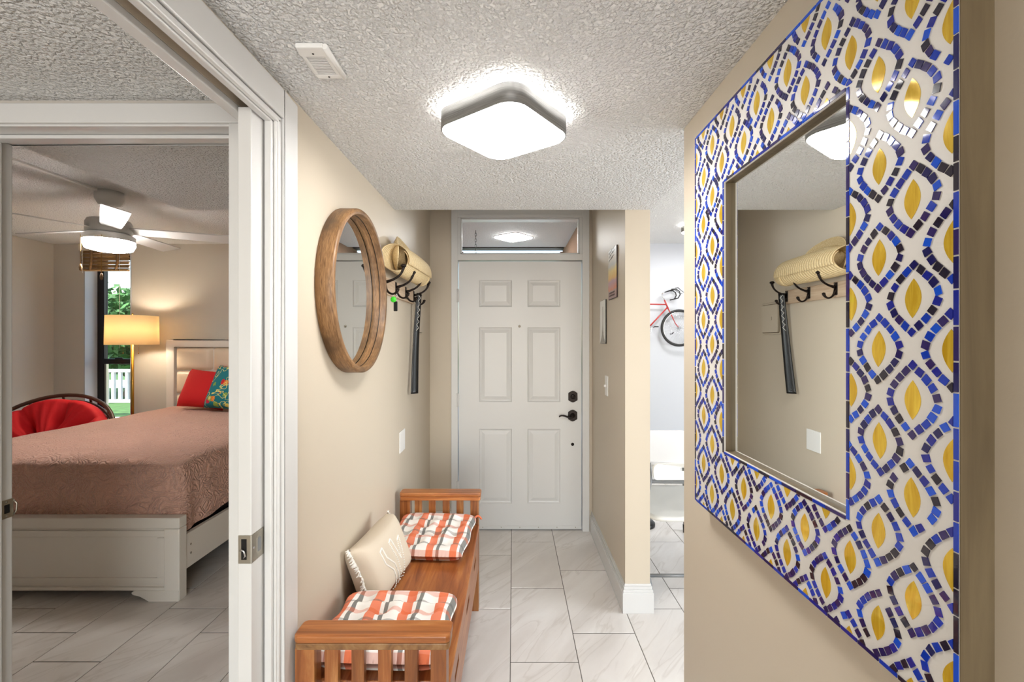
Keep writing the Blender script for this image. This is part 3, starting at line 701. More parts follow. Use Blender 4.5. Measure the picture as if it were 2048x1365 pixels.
seat_pad('orange and white plaid cushion behind the nearer slatted arm of the bench', -0.595, -0.205, 1.312, 1.655, 0.462, 0.085, math.radians(-2), math.radians(0), -1)
seat_pad('orange and white plaid cushion by the far slatted arm of the bench', -0.585, -0.205, 1.99, 2.40, 0.462, 0.075, math.radians(-4), math.radians(2), 1)

# ---- linen throw pillow
tp = thing('throw_pillow', 'beige linen pillow with white fringe and beaded motif leaning on the wall', 'pillow', (-0.534, 1.825, 0.566), (0, 0, 0))
cm = cushion_mesh(0.34, 0.24, 0.135, 22, 0.12)
R = Matrix.Rotation(math.radians(90), 4, 'Z')       # width along depth, face towards the hall
R = Matrix.Rotation(math.radians(-20), 4, 'Y') @ Matrix.Rotation(math.radians(-10), 4, 'Z') @ R
def tr(mb, R):
    mb.v = [tuple(R @ Vector(p)) for p in mb.v]; return mb
tr(cm, R).build('cover', M['linen'], tp, local=True)
def fringe(xs):
    mb = MB(); rnd = random.Random(4)
    for i in range(70):
        z = -0.122+0.244*i/69
        p = Vector((xs*0.168*(1-0.12*(1-(z/0.1275)**2)), 0, z)); d = Vector((xs*rnd.uniform(0.010, 0.018), rnd.uniform(-0.012, 0.012), rnd.uniform(-0.006, 0.006)))
        mb.tube([p, p+d*0.5, p+d], [0.0035, 0.003, 0.002], 5)
    return tr(mb, R)
for s in (-1, 1): fringe(s).build('fringe', M['cotton'], tp, local=True, kind='stuff')
bead = MB()
def bead_path(pts, n):
    for i in range(n):
        t = i/(n-1)*(len(pts)-1); k = min(int(t), len(pts)-2); f = t-k
        x = pts[k][0]*(1-f)+pts[k+1][0]*f; z = pts[k][1]*(1-f)+pts[k+1][1]*f
        x *= 0.9; z *= 0.88; a, b = x/0.17, z/0.12
        y = -0.0675*(max(0, (1-a**4))**0.5*max(0, (1-b**4))**0.5)**0.75-0.001
        bead.lathe([(0, -0.003), (0.0032, -0.001), (0.0032, 0.001), (0, 0.003)], (x, y, z), 'Z', 6)
for pts in ([(-0.05, -0.13), (-0.05, -0.05), (-0.09, 0.0), (-0.10, 0.06), (-0.08, 0.07), (-0.07, 0.02), (-0.03, -0.03), (-0.02, -0.12)],
            [(0.0, -0.13), (0.0, -0.02), (-0.02, 0.06), (0.0, 0.07), (0.015, 0.02), (0.03, -0.04), (0.05, 0.04), (0.07, 0.05), (0.06, -0.02), (0.03, -0.12)]): bead_path(pts, 90)
tr(bead, R).build('bead_motif', M['cotton'], tp, local=True, kind='stuff')

# ---------------------------------------------------------------- round mirror
rm = thing('round_mirror', 'round wall mirror in a deep brown wooden frame above the bench', 'mirror', (XL, 1.742, 1.313))
RC_, YC, ZC = 0.308, 1.742, 1.623
MB().lathe([(RC_, 0.002), (RC_, 0.055), (RC_-0.003, 0.0595), (RC_-0.018, 0.0600), (RC_-0.021, 0.058), (RC_-0.021, 0.020), (RC_-0.030, 0.018), (RC_-0.030, 0.002)], (XL, YC, ZC), 'X', 96, closed=True, uv=True).build('frame', M['bent'], rm)
MB().lathe([(RC_-0.0225, 0.032), (RC_-0.0225, 0.0345), (RC_-0.0205, 0.0345), (RC_-0.0205, 0.032)], (XL, YC, ZC), 'X', 96, closed=True).build('inner_line', M['black'], rm)
MB().lathe([(0, 0.008), (RC_-0.026, 0.008), (RC_-0.026, 0.016), (0, 0.016)], (XL, YC, ZC), 'X', 96, smooth=False).build('glass', M['mirror'], rm)

# ---------------------------------------------------------------- coat rack, hats, shoehorn, keys
rk = thing('coat_rack', 'wall-mounted wooden coat rack with four black double hooks', 'coat rack', (XL, 2.42, 1.66))
MB().box(XL, -0.6105, 2.06, 2.805, 1.660, 1.742).build('board', M['pale_wood'], rk, 0.003)
HK = (2.15, 2.36, 2.575, 2.785)
for y in HK:
    h = MB().box(-0.6105, -0.6065, y-0.013, y+0.013, 1.672, 1.738).build('hook', M['iron'], rk, 0.002)
    MB().tube(bez((-0.607, y, 1.712), (-0.575, y, 1.720), (-0.525, y, 1.735), (-0.520, y, 1.785), 12), [0.0085, 0.008, 0.007, 0.006, 0.006, 0.0055, 0.0055, 0.0055, 0.0055, 0.0055, 0.006, 0.007, 0.009], 8).lathe([(0, 0), (0.013, 0.003), (0.0145, 0.009), (0.009, 0.015), (0, 0.016)], (-0.520, y, 1.782), 'Z', 12).build('upper_arm', M['iron'], h)
    MB().tube(bez((-0.607, y, 1.700), (-0.600, y, 1.655), (-0.560, y, 1.640), (-0.546, y, 1.678), 12), [0.008, 0.007, 0.006, 0.0055, 0.0055, 0.005, 0.005, 0.005, 0.005, 0.005, 0.006, 0.007, 0.009], 8).lathe([(0, -0.006), (0.0085, -0.002), (0.0085, 0.002), (0, 0.006)], (-0.546, y, 1.680), 'Z', 10).build('lower_arm', M['iron'], h)
    for z in (1.679, 1.730): MB().lathe([(0.004, 0), (0.003, 0.0015), (0, 0.002)], (-0.6065, y+0.007, z), 'X', 8).build('screw', M['nickel'], h)
# straw hat with rolled brim resting on the upper arms
h1 = thing('straw_hat', 'straw hat with its brim rolled into a tube on the coat rack hooks', 'hat', (-0.545, 2.45, 1.745), group='straw hats on the coat rack')
def roll(u, v):
    a = 2*PI*(0.02+u*1.18)
    y = 2.17+0.56*v
    rr = (0.072+0.010*math.sin(PI*v)-0.012*u)*(1 if v < 0.86 else max(0.25, 1-((v-0.86)/0.14)**2*0.72))
    cx = -0.566+0.030*v; cz = 1.832-0.006*v
    sh = 0.10*math.sin(a+0.6)*(1-v)
    return (cx+rr*0.72*math.cos(a-0.4), y+sh*0.6+0.03*math.cos(a), cz+rr*math.sin(a-0.4))
MB().grid(roll, 56, 40).build('rolled_brim', M['straw'], h1, solid=0.003)
MB().grid(lambda u, v: (-0.545+0.052*math.sin(v*PI/2)*math.cos(2*PI*u), 2.66+0.11*math.cos(v*PI/2), 1.815+0.060*math.sin(v*PI/2)*math.sin(2*PI*u)), 28, 12, wrapu=True).build('crown', M['straw'], h1, solid=0.003)
h2 = thing('straw_hat', 'straw hat with upturned brim flat against the wall behind the rolled one', 'hat', (-0.60, 2.40, 1.745), group='straw hats on the coat rack')
def brim(u, v):
    a = 2*PI*u; r = 0.085+0.065*v
    lift = 0.05*v*v*(0.6+0.4*math.cos(2*a))
    return (-0.622+0.014+lift, 2.385+r*1.15*math.cos(a), 1.872+0.68*r*math.sin(a))
MB().grid(brim, 48, 10, wrapu=True).build('brim', M['straw'], h2, solid=0.003)
MB().grid(lambda u, v: (-0.612+0.075*math.sin(v*PI/2)-0.03*math.exp(-((v-1)/0.25)**2), 2.385+0.098*math.cos(v*PI/2)**0.5*math.cos(2*PI*u), 1.872+0.058*math.cos(v*PI/2)**0.5*math.sin(2*PI*u)), 32, 14, wrapu=True).build('crown', M['straw'], h2)
# long shoehorn
sh = thing('shoe_horn', 'long black shoehorn with white zigzag cord hanging from the last hook', 'shoehorn', (-0.585, 2.785, 1.115))
def hp(t): return Vector((-0.578-0.010*math.sin(PI*t)-0.010*t, 2.785-0.085*t*t, 1.725-0.605*t))
def blade(u, v):
    p = hp(v); wd = 0.0165+0.008*v; a = (u-0.5)*PI*0.95
    k = wd*math.sin(a); h = 0.006*math.cos(a); return (p.x+0.72*h+0.72*k, p.y-0.72*h+0.72*k, p.z)
MB().grid(blade, 10, 36).build('blade', M['black'], sh, solid=0.004)
zz = []
for i in range(13):
    t = 0.02+0.36*i/12; p = hp(t); q = 0.008 if i % 2 else -0.008; zz.append((p.x+0.0068+0.72*q, p.y-0.0068+0.72*q, p.z))
MB().tube(zz, 0.0013, 5).build('zigzag_cord', M['cotton'], sh)
MB().tube([(hp(0).x, 2.785, 1.724), (-0.570, 2.780, 1.728), (-0.562, 2.79, 1.712), (-0.572, 2.788, 1.69)], 0.0015, 5).build('cord_loop', M['black'], sh)
p = hp(0.965); MB().box(p.x+0.0035, p.x+0.0045, p.y-0.006, p.y+0.006, p.z-0.006, p.z+0.006).build('end_mark', M['cotton'], sh)
ky = thing('key_ring', 'keys with green round tag and black fob on the first hook', 'keys', (-0.560, 2.15, 1.58))
MB().tube([(-0.560+0.010*math.cos(a), 2.15, 1.648+0.012*math.sin(a)) for a in [2*PI*k/14 for k in range(14)]], 0.0013, 5, True).build('ring', M['chrome'], ky)
MB().lathe([(0, -0.003), (0.013, -0.003), (0.014, 0), (0.013, 0.003), (0, 0.003)], (-0.566, 2.145, 1.630), 'Y', 20).build('tag', M['green'], ky)
fob = MB(); fob.box(-0.567, -0.549, 2.150, 2.158, 1.575, 1.622); fob.build('fob', M['black'], ky, 0.003)

# ---- breaker panel, blank plate (left wall), switch and plaques (right wall)
bp = thing('breaker_panel', 'painted-over breaker panel door on the hall wall near the front door', 'electrical panel', (XL, 2.97, 1.48))
MB().prism(rrect(2.975, 1.578, 0.108, 0.104, 0.010), 0, XL+0.002, XL+0.009).build('surround', M['beige'], bp, 0.002)
MB().prism(rrect(2.975, 1.578, 0.098, 0.094, 0.009), 0, XL+0.009, XL+0.0095).build('seam_shadow', M['frameside'], bp)  # brown plate colours in a shadow line around the panel door
pdr = MB().prism(rrect(2.975, 1.578, 0.094, 0.090, 0.008), 0, XL+0.009, XL+0.020).build('panel_door', M['beige'], bp, 0.003)
MB().prism(rrect(2.955, 1.578, 0.012, 0.012, 0.003), 0, XL+0.020, XL+0.0235).build('finger_latch', M['beige'], pdr, 0.001)
MB().box(XL, XL+0.002, 2.82, 3.13, 1.40, 1.76).build('cover_sheet', M['beige'], bp)
bpw = thing('blank_plate', 'white blank wall plate above the bench', 'wall plate', (XL, 2.56, 0.81))
MB().box(XL, XL+0.005, 2.50, 2.62, 0.812, 0.930).build('plate', M['white_pl'], bpw, 0.003)
for z in (0.825, 0.917): MB().lathe([(0.003, 0), (0.002, 0.001), (0, 0.0012)], (XL+0.005, 2.56, z), 'X', 8).build('screw', M['white_pl'], bpw)
sw = thing('light_switch', 'white toggle light switch below the plaques right of the front door', 'light switch', (XR, 2.87, 1.0))
z1 = CH-(752-VY)*2.87/F; z0 = CH-(792-VY)*2.87/F
MB().box(XR-0.006, XR, 2.832, 2.910, z0, z1).build('plate', M['white_pl'], sw, 0.003)
MB().box(XR-0.020, XR-0.006, 2.866, 2.876, (z0+z1)/2-0.008, (z0+z1)/2+0.006).build('toggle', M['white_pl'], sw, 0.002)
def art1():
    m, nt, bs = newmat('travel_poster_print'); tc = N(nt, 'ShaderNodeTexCoord'); sp = N(nt, 'ShaderNodeSeparateXYZ'); nt.links.new(tc.outputs['Generated'], sp.inputs[0])
    z = math_(nt, 'ADD', sp.outputs[2], math_(nt, 'MULTIPLY', math_(nt, 'SUBTRACT', noise(nt, coords(nt), 26, 3), 0.5), 0.14))
    c = ramp(nt, z, [(0, lin((146, 110, 110))), (0.16, lin((176, 140, 132))), (0.17, lin((214, 120, 60))), (0.34, lin((190, 150, 170))), (0.42, lin((236, 190, 90))), (0.55, lin((240, 214, 130))), (0.68, lin((206, 208, 206))), (0.8, lin((224, 220, 212)))])
    nt.links.new(c, bs.inputs['Base Color']); bs.inputs['Roughness'].default_value = 0.3; return m
def art2():
    m, nt, bs = newmat('tower_photo_print'); tc = N(nt, 'ShaderNodeTexCoord'); sp = N(nt, 'ShaderNodeSeparateXYZ'); nt.links.new(tc.outputs['Generated'], sp.inputs[0])
    y, z = sp.outputs[1], sp.outputs[2]
    prof = math_(nt, 'MULTIPLY_ADD', math_(nt, 'POWER', math_(nt, 'SUBTRACT', 1.0, z), 6), 0.5, 0.03)
    near = math_(nt, 'LESS_THAN', math_(nt, 'ABSOLUTE', math_(nt, 'SUBTRACT', y, 0.45)), prof)
    m1 = math_(nt, 'MULTIPLY', near, math_(nt, 'LESS_THAN', z, 0.86))
    c = mixc(nt, m1, lin((232, 232, 226)), lin((120, 112, 96)))
    nt.links.new(c, bs.inputs['Base Color']); bs.inputs['Roughness'].default_value = 0.25; return m
def plaque(name, label, xa, xb, yt, yb, mat, edge):
    ya_, yb_ = XR*F/(xb-VX), XR*F/(xa-VX); dm = (ya_+yb_)/2
    zt, zb = CH-(yt-VY)*dm/F, CH-(yb-VY)*dm/F
    t = thing(name, label, 'wall plaque', (XR, dm, zb), group='wall plaques by the front door')
    MB().box(XR-0.008, XR, ya_, yb_, zb, zt).build('board', edge, t, 0.003)
    MB().box(XR-0.0095, XR-0.008, ya_+0.003, yb_-0.003, zb+0.003, zt-0.003).build('print', mat, t)
    return t, ya_, yb_, zb, zt
t, a, b, c, d = plaque('wall_plaque', 'colourful poster plaque, the upper of the two by the front door', 1219.5, 1236, 497, 598, art1(), M['beam'])
rnd = random.Random(2)
for i, f in enumerate((0.93, 0.86, 0.78)):     # illegible script strokes in the sky of the poster
    y = b-0.02; mb = MB(); pts = []
    for k in range(26): pts.append((XR-0.0098, y-0.006*k, c+(d-c)*f+rnd.uniform(-0.006, 0.006)+0.0008*k))
    mb.tube(pts, 0.0012, 4).build('script_line', M['grey_metal'], t)
mb = MB()
for r in range(2):
    for k in range(9): mb.box(XR-0.0099, XR-0.0095, b-0.03-k*0.017-0.011, b-0.03-k*0.017, c+0.016+r*0.016, c+0.026+r*0.016)
mb.build('caption_marks', M['beam'], t)
plaque('wall_plaque', 'pale plaque with a grey tower picture, the lower of the two by the front door', 1202.5, 1213.5, 601, 688, art2(), M['black'])

# ---------------------------------------------------------------- mosaic mirror
MX, MW = 0.515, 0.555           # front face, wall face
u0, u1, z0, z1 = 0.525, 1.291, 0.985, 2.012      # outer (depth, height)
a0, a1, b0, b1 = 0.7045, 1.113, 1.168, 1.824     # opening
mm = thing('mosaic_mirror', 'large rectangular wall mirror framed in blue, white and gold mosaic', 'mirror', (MW, (u0+u1)/2, z0))
body = MB().box(MX+0.0005, MW, u0, u0+0.001, z0, z1).box(MX+0.004, MW, u0+0.001, a0, z0, z1).box(MX+0.004, MW, a1, u1, z0, z1).box(MX+0.004, MW, a0, a1, z0, b0).box(MX+0.004, MW, a0, a1, b1, z1)
body.build('frame', M['frameside'], mm)
g = 0.0002
MB().box(MX, MX+0.004, u0+0.001, a0, z0, z1).box(MX, MX+0.004, a1, u1, z0, z1).box(MX, MX+0.004, a0, a1, z0, b0).box(MX, MX+0.004, a0, a1, b1, z1).build('grout_bed', M['groutw'], mm)
MB().box(MX+0.016, MX+0.022, a0-0.003, a1+0.003, b0-0.003, b1+0.003).build('glass', M['mirror'], mm)
def clip(poly, ax, val, keep_less):
    out = []
    for i in range(len(poly)):
        p, q = poly[i], poly[(i+1) % len(poly)]
        ip = (p[ax] <= val) == keep_less or p[ax] == val; iq = (q[ax] <= val) == keep_less or q[ax] == val
        if ip: out.append(p)
        if ip != iq:
            t = (val-p[ax])/(q[ax]-p[ax]); out.append((p[0]+(q[0]-p[0])*t, p[1]+(q[1]-p[1])*t))
    return out
BW = 0.0075       # border line width
def parea(p): return abs(sum(p[i][0]*p[(i+1) % len(p)][1]-p[(i+1) % len(p)][0]*p[i][1] for i in range(len(p))))/2
def fit(poly):
    for ax, v, kl in ((0, u0+BW, False), (0, u1-BW, True), (1, z0+BW, False), (1, z1-BW, True)):
        poly = clip(poly, ax, v, kl)
        if len(poly) < 3: return None
    cu = sum(p[0] for p in poly)/len(poly); cz = sum(p[1] for p in poly)/len(poly)
    A0, A1, B0, B1 = a0-BW, a1+BW, b0-BW, b1+BW
    if any(A0 < p[0] < A1 and B0 < p[1] < B1 for p in poly) or (A0 < cu < A1 and B0 < cz < B1):
        d = [(cu-A0, 0, A0, True), (A1-cu, 0, A1, False), (cz-B0, 1, B0, True), (B1-cz, 1, B1, False)]
        d.sort(key=lambda t: t[0]); _, ax, v, kl = d[0]
        poly = clip(poly, ax, v, kl)
        if len(poly) < 3: return None
    return poly if parea(poly) > 1.5e-5 else None
rnd = random.Random(11)
ra, rb = 0.0355, 0.0440
def ring_curve(n=240):
    pts = []
    for i in range(n):
        t = i/n
        if t < 0.5: z = rb*(1-4*t); sgn = 1
        else: z = rb*(-1+4*(t-0.5)); sgn = -1
        u = ra*(1-abs(z/rb)**1.65); pts.append((sgn*u, z))
    return pts
RCV = ring_curve(400); L = [0]
for i in range(400):
    p, q = RCV[i], RCV[(i+1) % 400]; L.append(L[-1]+math.hypot(q[0]-p[0], q[1]-p[1]))
def at(s):
    s = s % L[-1]; lo = 0
    import bisect
    i = min(bisect.bisect_right(L, s)-1, 399); f = (s-L[i])/max(1e-9, L[i+1]-L[i]); p, q = RCV[i], RCV[(i+1) % 400]
    return p[0]+(q[0]-p[0])*f, p[1]+(q[1]-p[1])*f
tess = []; eyes = []; cen = []
NT = 18
for k in range(-1, 16):
    cu = 0.534+0.05375*k
    for n in range(-5, 7):
        cz = (1.427 if k % 2 == 0 else 1.364)+0.129*n
        if cz < z0-0.06 or cz > z1+0.06: continue
        ju, jz = rnd.uniform(-0.0015, 0.0015), rnd.uniform(-0.002, 0.002); lean = rnd.uniform(-0.06, 0.06)
        if cz > 1.80: lean += 0.08
        sa, sb = rnd.uniform(0.97, 1.03), rnd.uniform(0.97, 1.04)
        for i in range(NT):
            s = L[-1]*i/NT; x, z = at(s); xb, zb = at(s-0.002); xf, zf = at(s+0.002)
            ang = math.atan2(zf-zb, xf-xb)
            if i in (0, NT//2): ang = PI/4
            ang += rnd.uniform(-0.10, 0.10); w_, h_ = 0.0104*rnd.uniform(0.92, 1.05), 0.0094*rnd.uniform(0.92, 1.06)
            if i in (0, NT//2): w_ = h_
            q = []
            for sx, sy in ((-1, -1), (1, -1), (1, 1), (-1, 1)):
                dx = sx*w_/2+rnd.uniform(-0.0006, 0.0006); dy = sy*h_/2+rnd.uniform(-0.0006, 0.0006)
                lu = x*sa+dx*math.cos(ang)-dy*math.sin(ang); lz = z*sb+dx*math.sin(ang)+dy*math.cos(ang)
                q.append((cu+ju+lu-lean*lz, cz+jz+lz))
            c_ = (cu+ju+x*sa-lean*z*sb, cz+jz+z*sb)
            if any(abs(c_[0]-o[0]) < 0.0088 and abs(c_[1]-o[1]) < 0.0088 for o in cen): continue
            cen.append(c_); q = fit(q)
            if q: tess.append((sum(p[0] for p in q)/len(q), q))
        e = []
        for i in range(24):
            t = i/24; z = 0.0255*(1-4*t) if t < 0.5 else 0.0255*(-1+4*(t-0.5)); sg = 1 if t < 0.5 else -1
            x = sg*0.0120*(1-abs(z/0.0255)**1.9); e.append((cu+ju+x-lean*z, cz+jz+z))
        e = fit(e)
        if e: eyes.append(e)
def slab(mb, poly, lift):
    return mb.prism(poly, 0, MX-lift, MX+0.001)
tess.sort(key=lambda t: t[0])
vis_t = [t for t in tess if (0.49+0.0) < t[0]]
inview = lambda q: abs(sum(p[1] for p in q)/len(q)-CH)*F/(sum(p[0] for p in q)/len(q)) < 700
near = [t for t in tess if inview(t[1])][:300]; nid = set(id(t) for t in near)
for t in near:
    slab(MB(), t[1], 0.0012).build('blue_tile', rnd.choice(BLUES), mm)
far = [[] for _ in BLUES]; fm_ = MB(); mats = []
for t in tess:
    if id(t) in nid: continue
    b = len(fm_.f); slab(fm_, t[1], 0.0012); mi = rnd.randrange(len(BLUES)); mats += [mi]*(len(fm_.f)-b)
fo = fm_.build('blue_tile_field', None, mm, kind='stuff')
for m_ in BLUES: fo.data.materials.append(m_)
if len(fo.data.polygons) == len(mats): fo.data.polygons.foreach_set('material_index', mats)
for e in eyes:
    slab(MB(), e, 0.0004).build('gold_inlay', M['gold'], mm)
def strip(u_a, u_b, z_a, z_b):
    horiz = abs(u_b-u_a) > abs(z_b-z_a); p = 0; Ltot = abs(u_b-u_a) if horiz else abs(z_b-z_a)
    while p < Ltot-0.004:
        l = min(rnd.uniform(0.030, 0.046), Ltot-p)
        if Ltot-p-l < 0.012: l = Ltot-p
        s, e = p+0.001, p+l-0.001
        if horiz: q = [(u_a+s, z_a), (u_a+e, z_a), (u_a+e, z_b), (u_a+s, z_b)]
        else: q = [(u_a, z_a+s), (u_b, z_a+s), (u_b, z_a+e), (u_a, z_a+e)]
        slab(MB(), q, 0.0012).build('border_tile', rnd.choice(BLUES), mm); p += l
e = 0.0012; wI = 0.0055
strip(u0+e, u0+e+wI, z0+e, z1-e); strip(u1-e-wI, u1-e, z0+e, z1-e)
strip(u0+0.009, u1-0.009, z0+e, z0+e+wI); strip(u0+0.009, u1-0.009, z1-e-wI, z1-e)
strip(a0-e-wI, a0-e, b0-wI, b1+wI); strip(a1+e, a1+e+wI, b0-wI, b1+wI)
strip(a0, a1, b0-e-wI, b0-e); strip(a0, a1, b1+e, b1+e+wI)

# ---------------------------------------------------------------- bedroom: bed
FB = 2.506; BXR, BXL = -1.837, -3.513
bd = thing('bed', 'white queen bed with panelled footboard and cream tufted headboard', 'bed', ((BXR+BXL)/2, 3.55, 0))
fb = thing('footboard', None, None, (0, 0, 0)); fb.parent = bd; fb.matrix_parent_inverse = Matrix.Translation(-WL['bed'])
bpy.data.objects.remove(fb)
def fpx(x): return (x-VX)*FB/F
def fpz(y): return CH-(y-VY)*FB/F
core = MB().box(BXL+0.03, BXR-0.03, FB+0.012, FB+0.05, 0.06, 0.452).build('footboard', M['bedwhite'], bd)
zt_, zb_ = 0.459, 0.057
for nm, s in (('top_rail', (BXL, BXR, FB-0.006, FB+0.055, 0.400, zt_)), ('bottom_rail', (BXL+0.045, BXR-0.045, FB-0.004, FB+0.05, zb_, 0.075)),
              ('stile', (BXR-0.085, BXR, FB-0.006, FB+0.055, 0.0, 0.399)), ('stile', (BXL, BXL+0.085, FB-0.006, FB+0.055, 0.0, 0.399))):
    MB().box(*s).build(nm, M['bedwhite'], core, 0.006, 3)
for z_a, z_b in ((0.345, 0.385), (0.077, 0.125)):
    MB().prism([(FB+0.014, z_a), (FB+0.014, z_b), (FB+0.004, z_b), (FB+0.004, z_b-0.008), (FB+0.008, z_a+0.006)], 0, BXL+0.085, BXR-0.085).build('moulding', M['bedwhite'], core)
for sx, xo in ((1, BXR-0.085), (-1, BXL+0.085)):
    MB().box(xo-sx*0.045, xo, FB+0.004, FB+0.014, 0.125, 0.345).build('moulding', M['bedwhite'], core, 0.002)
    prof = [(0, 0), (0, 0.060), (0.265-0.02, 0.060), (0.262, 0.048), (0.250, 0.036), (0.215, 0.028), (0.185, 0.012), (0.165, 0.0)]
    x_e = BXR-0.002 if sx == 1 else BXL+0.002
    MB().prism([(z, x_e-sx*d_) for d_, z in prof], 1, FB-0.008, FB+0.05).build('bracket_foot', M['bedwhite'], core, 0.003)
for x in (BXR-0.030, BXL+0.004):
    rail = MB().box(x, x+0.026, FB+0.055, 4.60, 0.150, 0.345).build('side_rail', M['bedwhite'], bd, 0.002)
    if x > -2:
        for z in (0.275, 0.225): MB().lathe([(0.006, 0), (0.006, 0.002), (0, 0.003)], (x+0.026, FB+0.09, z), 'X', 10).build('bolt', M['nickel'], rail)
MB().box(BXL+0.04, BXR-0.05, FB+0.07, 4.58, 0.26, 0.50).build('box_spring', M['black'], bd, 0.02)
MB().box(BXL+0.05, BXR-0.06, FB+0.08, 4.58, 0.502, 0.755).build('mattress', M['cotton'], bd, 0.05, 3)
hb = MB().box(BXL, BXL+0.075, 4.60, 4.69, 0, 1.44).box(BXR-0.075, BXR, 4.60, 4.69, 0, 1.44).box(BXL+0.075, BXR-0.075, 4.60, 4.69, 1.365, 1.44).box(BXL+0.075, BXR-0.075, 4.64, 4.69, 0.3, 1.365).build('headboard', M['bedwhite'], bd, 0.006, 3)
cw = (BXR-BXL-0.15)/4
for i in range(4):
    for j in range(4):
        xa = BXL+0.075+i*cw; zb2 = 1.365-0.238*(j+1)
        if zb2 < 0.4: continue
        def pad(u, v, xa=xa, zb2=zb2):
            e = max(0, 1-abs(2*u-1)**5)**0.5*max(0, 1-abs(2*v-1)**5)**0.5
            return (xa+0.003+u*(cw-0.006), 4.642-0.048*e, zb2+0.003+v*0.232)
        MB().grid(pad, 14, 14).build('cushion_panel', M['leatherette'], hb)
# bedspread
bs_ = thing('bedspread', 'dusty pink textured bedspread covering the bed', 'bedspread', ((BXR+BXL)/2, 3.55, 0.35))
top = 0.772; xl, xr, yf, yb = BXL+0.012, BXR-0.040, FB+0.064, 4.585
def spread():
    mb = MB(); rnd = random.Random(9)
    prof = []    # (distance outward fraction, height): from hem up and over
    nx, ny = 72, 84
    def fn(u, v):
        # u across the bed incl. side drops, v along incl. foot drop
        W_ = xr-xl; drop = 0.40; su = (u*(W_+2*drop))-drop
        fd = 0.34; ln = yb-yf; sv = v*(ln+fd)-fd
        r = 0.055
        def edge(s, Lm):
            # returns (pos, down)
            if s < 0: return None
        x, y, z = xl+min(max(su, 0), W_), yf+max(sv, 0), top
        ox = -su if su < 0 else (su-W_ if su > W_ else 0); oy = -sv if sv < 0 else 0
        def rd(t):      # rounded drop: inset, depth
            return t
        z -= max(ox, oy)
        # rounding of the shoulders
        ex = min(su, W_-su); 
        def soft(q): return 0.03*math.exp(-max(0, q)/0.035)
        if ox == 0 and oy == 0:
            z -= soft(ex)+soft(sv)-soft(ex)*soft(sv)/0.03
        else:
            if ox > 0: z = top-0.03-min(ox, 0.40)*1.0
            if oy > 0: z = top-0.03-oy if ox == 0 else min(z, top-0.03-max(ox, oy))
        if su > W_:
            fold = 0.014*math.sin(sv*26+2*math.sin(sv*7))*min(1, ox/0.3)*math.exp(-max(0, sv)/0.28)
            x += fold+0.008*min(1, ox/0.05); 
        elif su < 0: x -= 0.004
        if oy > 0: y -= 0.006*min(1, oy/0.05)-0.004*math.sin(su*9)*min(1, oy/0.3)
        if ox > 0 and oy > 0:
            t = min(ox, oy); x -= 0.03*(1 if su > 0 else -1)*min(1, t/0.2); y += 0.03*min(1, t/0.2)
        if ox > 0: z = max(z, 0.352+0.012*math.sin(sv*5)+0.05*min(1, max(0, sv-0.25)/0.5))
        if oy > 0: z = max(z, 0.44 if ox == 0 else 0.352)
        z += 0.0035*math.sin(su*11+sv*5)*math.sin(sv*8-su*3) if ox == 0 and oy == 0 else 0
        return (x, y, z)
    mb.grid(fn, nx, ny); return mb
spread().build('cover', M['quilt'], bs_)
# pillows on the bed
p1 = thing('bed_pillow', 'plain red square pillow leaning on the cream headboard', 'pillow', (-2.945, 4.37, 0.775+0.19), (math.radians(-24), math.radians(4), math.radians(-6)), group='pillows on the bed')
cushion_mesh(0.47, 0.38, 0.15, 20, 0.06).build('cover', M['red'], p1, local=True)
p2 = thing('bed_pillow', 'teal pillow embroidered with colourful flowers beside the red one', 'pillow', (-2.60, 4.24, 0.775+0.215), (math.radians(-24), math.radians(3), math.radians(-10)), group='pillows on the bed')
cushion_mesh(0.48, 0.42, 0.15, 20, 0.05).build('cover', M['floral'], p2, local=True)

# ---- papasan chair
pp = thing('papasan_chair', 'dark rattan papasan bowl chair beside the bed', 'chair', (-4.12, 3.92, 0))
PC = Vector((-4.09, 3.90, 0.53)); PR = 0.535; nrm = Vector((0.15, -0.72, 0.68)).normalized()
e1 = Vector((1, 0, 0)); e1 = (e1-nrm*e1.dot(nrm)).normalized(); e2 = nrm.cross(e1).normalized()
if e2.z < 0: e2 = -e2
ring = lambda r, d: [PC+(e1*math.cos(a)+e2*math.sin(a))*r-nrm*d for a in [2*PI*k/48 for k in range(48)]]
MB().tube(ring(PR, 0), 0.017, 10, True).build('rim', M['rattan'], pp)
MB().tube(ring(PR-0.03, 0.05), 0.011, 8, True).build('rim', M['rattan'], pp)
MB().tube(ring(0.20, 0.27), 0.013, 8, True).build('inner_hoop', M['rattan'], pp)
for k in range(14):
    a = 2*PI*k/14; d = e1*math.cos(a)+e2*math.sin(a)
    MB().tube(bez(PC+d*PR, PC+d*(PR-0.04)-nrm*0.14, PC+d*0.34-nrm*0.24, PC+d*0.20-nrm*0.27, 8), 0.010, 7).build('spoke', M['rattan'], pp)
bc = PC-nrm*0.27
MB().tube([(bc.x+0.26*math.cos(a), bc.y+0.26*math.sin(a), 0.30) for a in [2*PI*k/32 for k in range(32)]], 0.015, 8, True).build('base_hoop', M['rattan'], pp)
MB().tube([(bc.x+0.34*math.cos(a), bc.y+0.34*math.sin(a), 0.016) for a in [2*PI*k/32 for k in range(32)]], 0.016, 8, True).build('base_hoop', M['rattan'], pp)
for k in range(8):
    a = 2*PI*k/8; MB().tube([(bc.x+0.34*math.cos(a), bc.y+0.34*math.sin(a), 0.016), (bc.x+0.26*math.cos(a), bc.y+0.26*math.sin(a), 0.30)], 0.012, 7).build('leg', M['rattan'], pp)
pcush = thing('papasan_cushion', 'puffy tufted red cushion in the rattan bowl chair', 'cushion', tuple(PC))
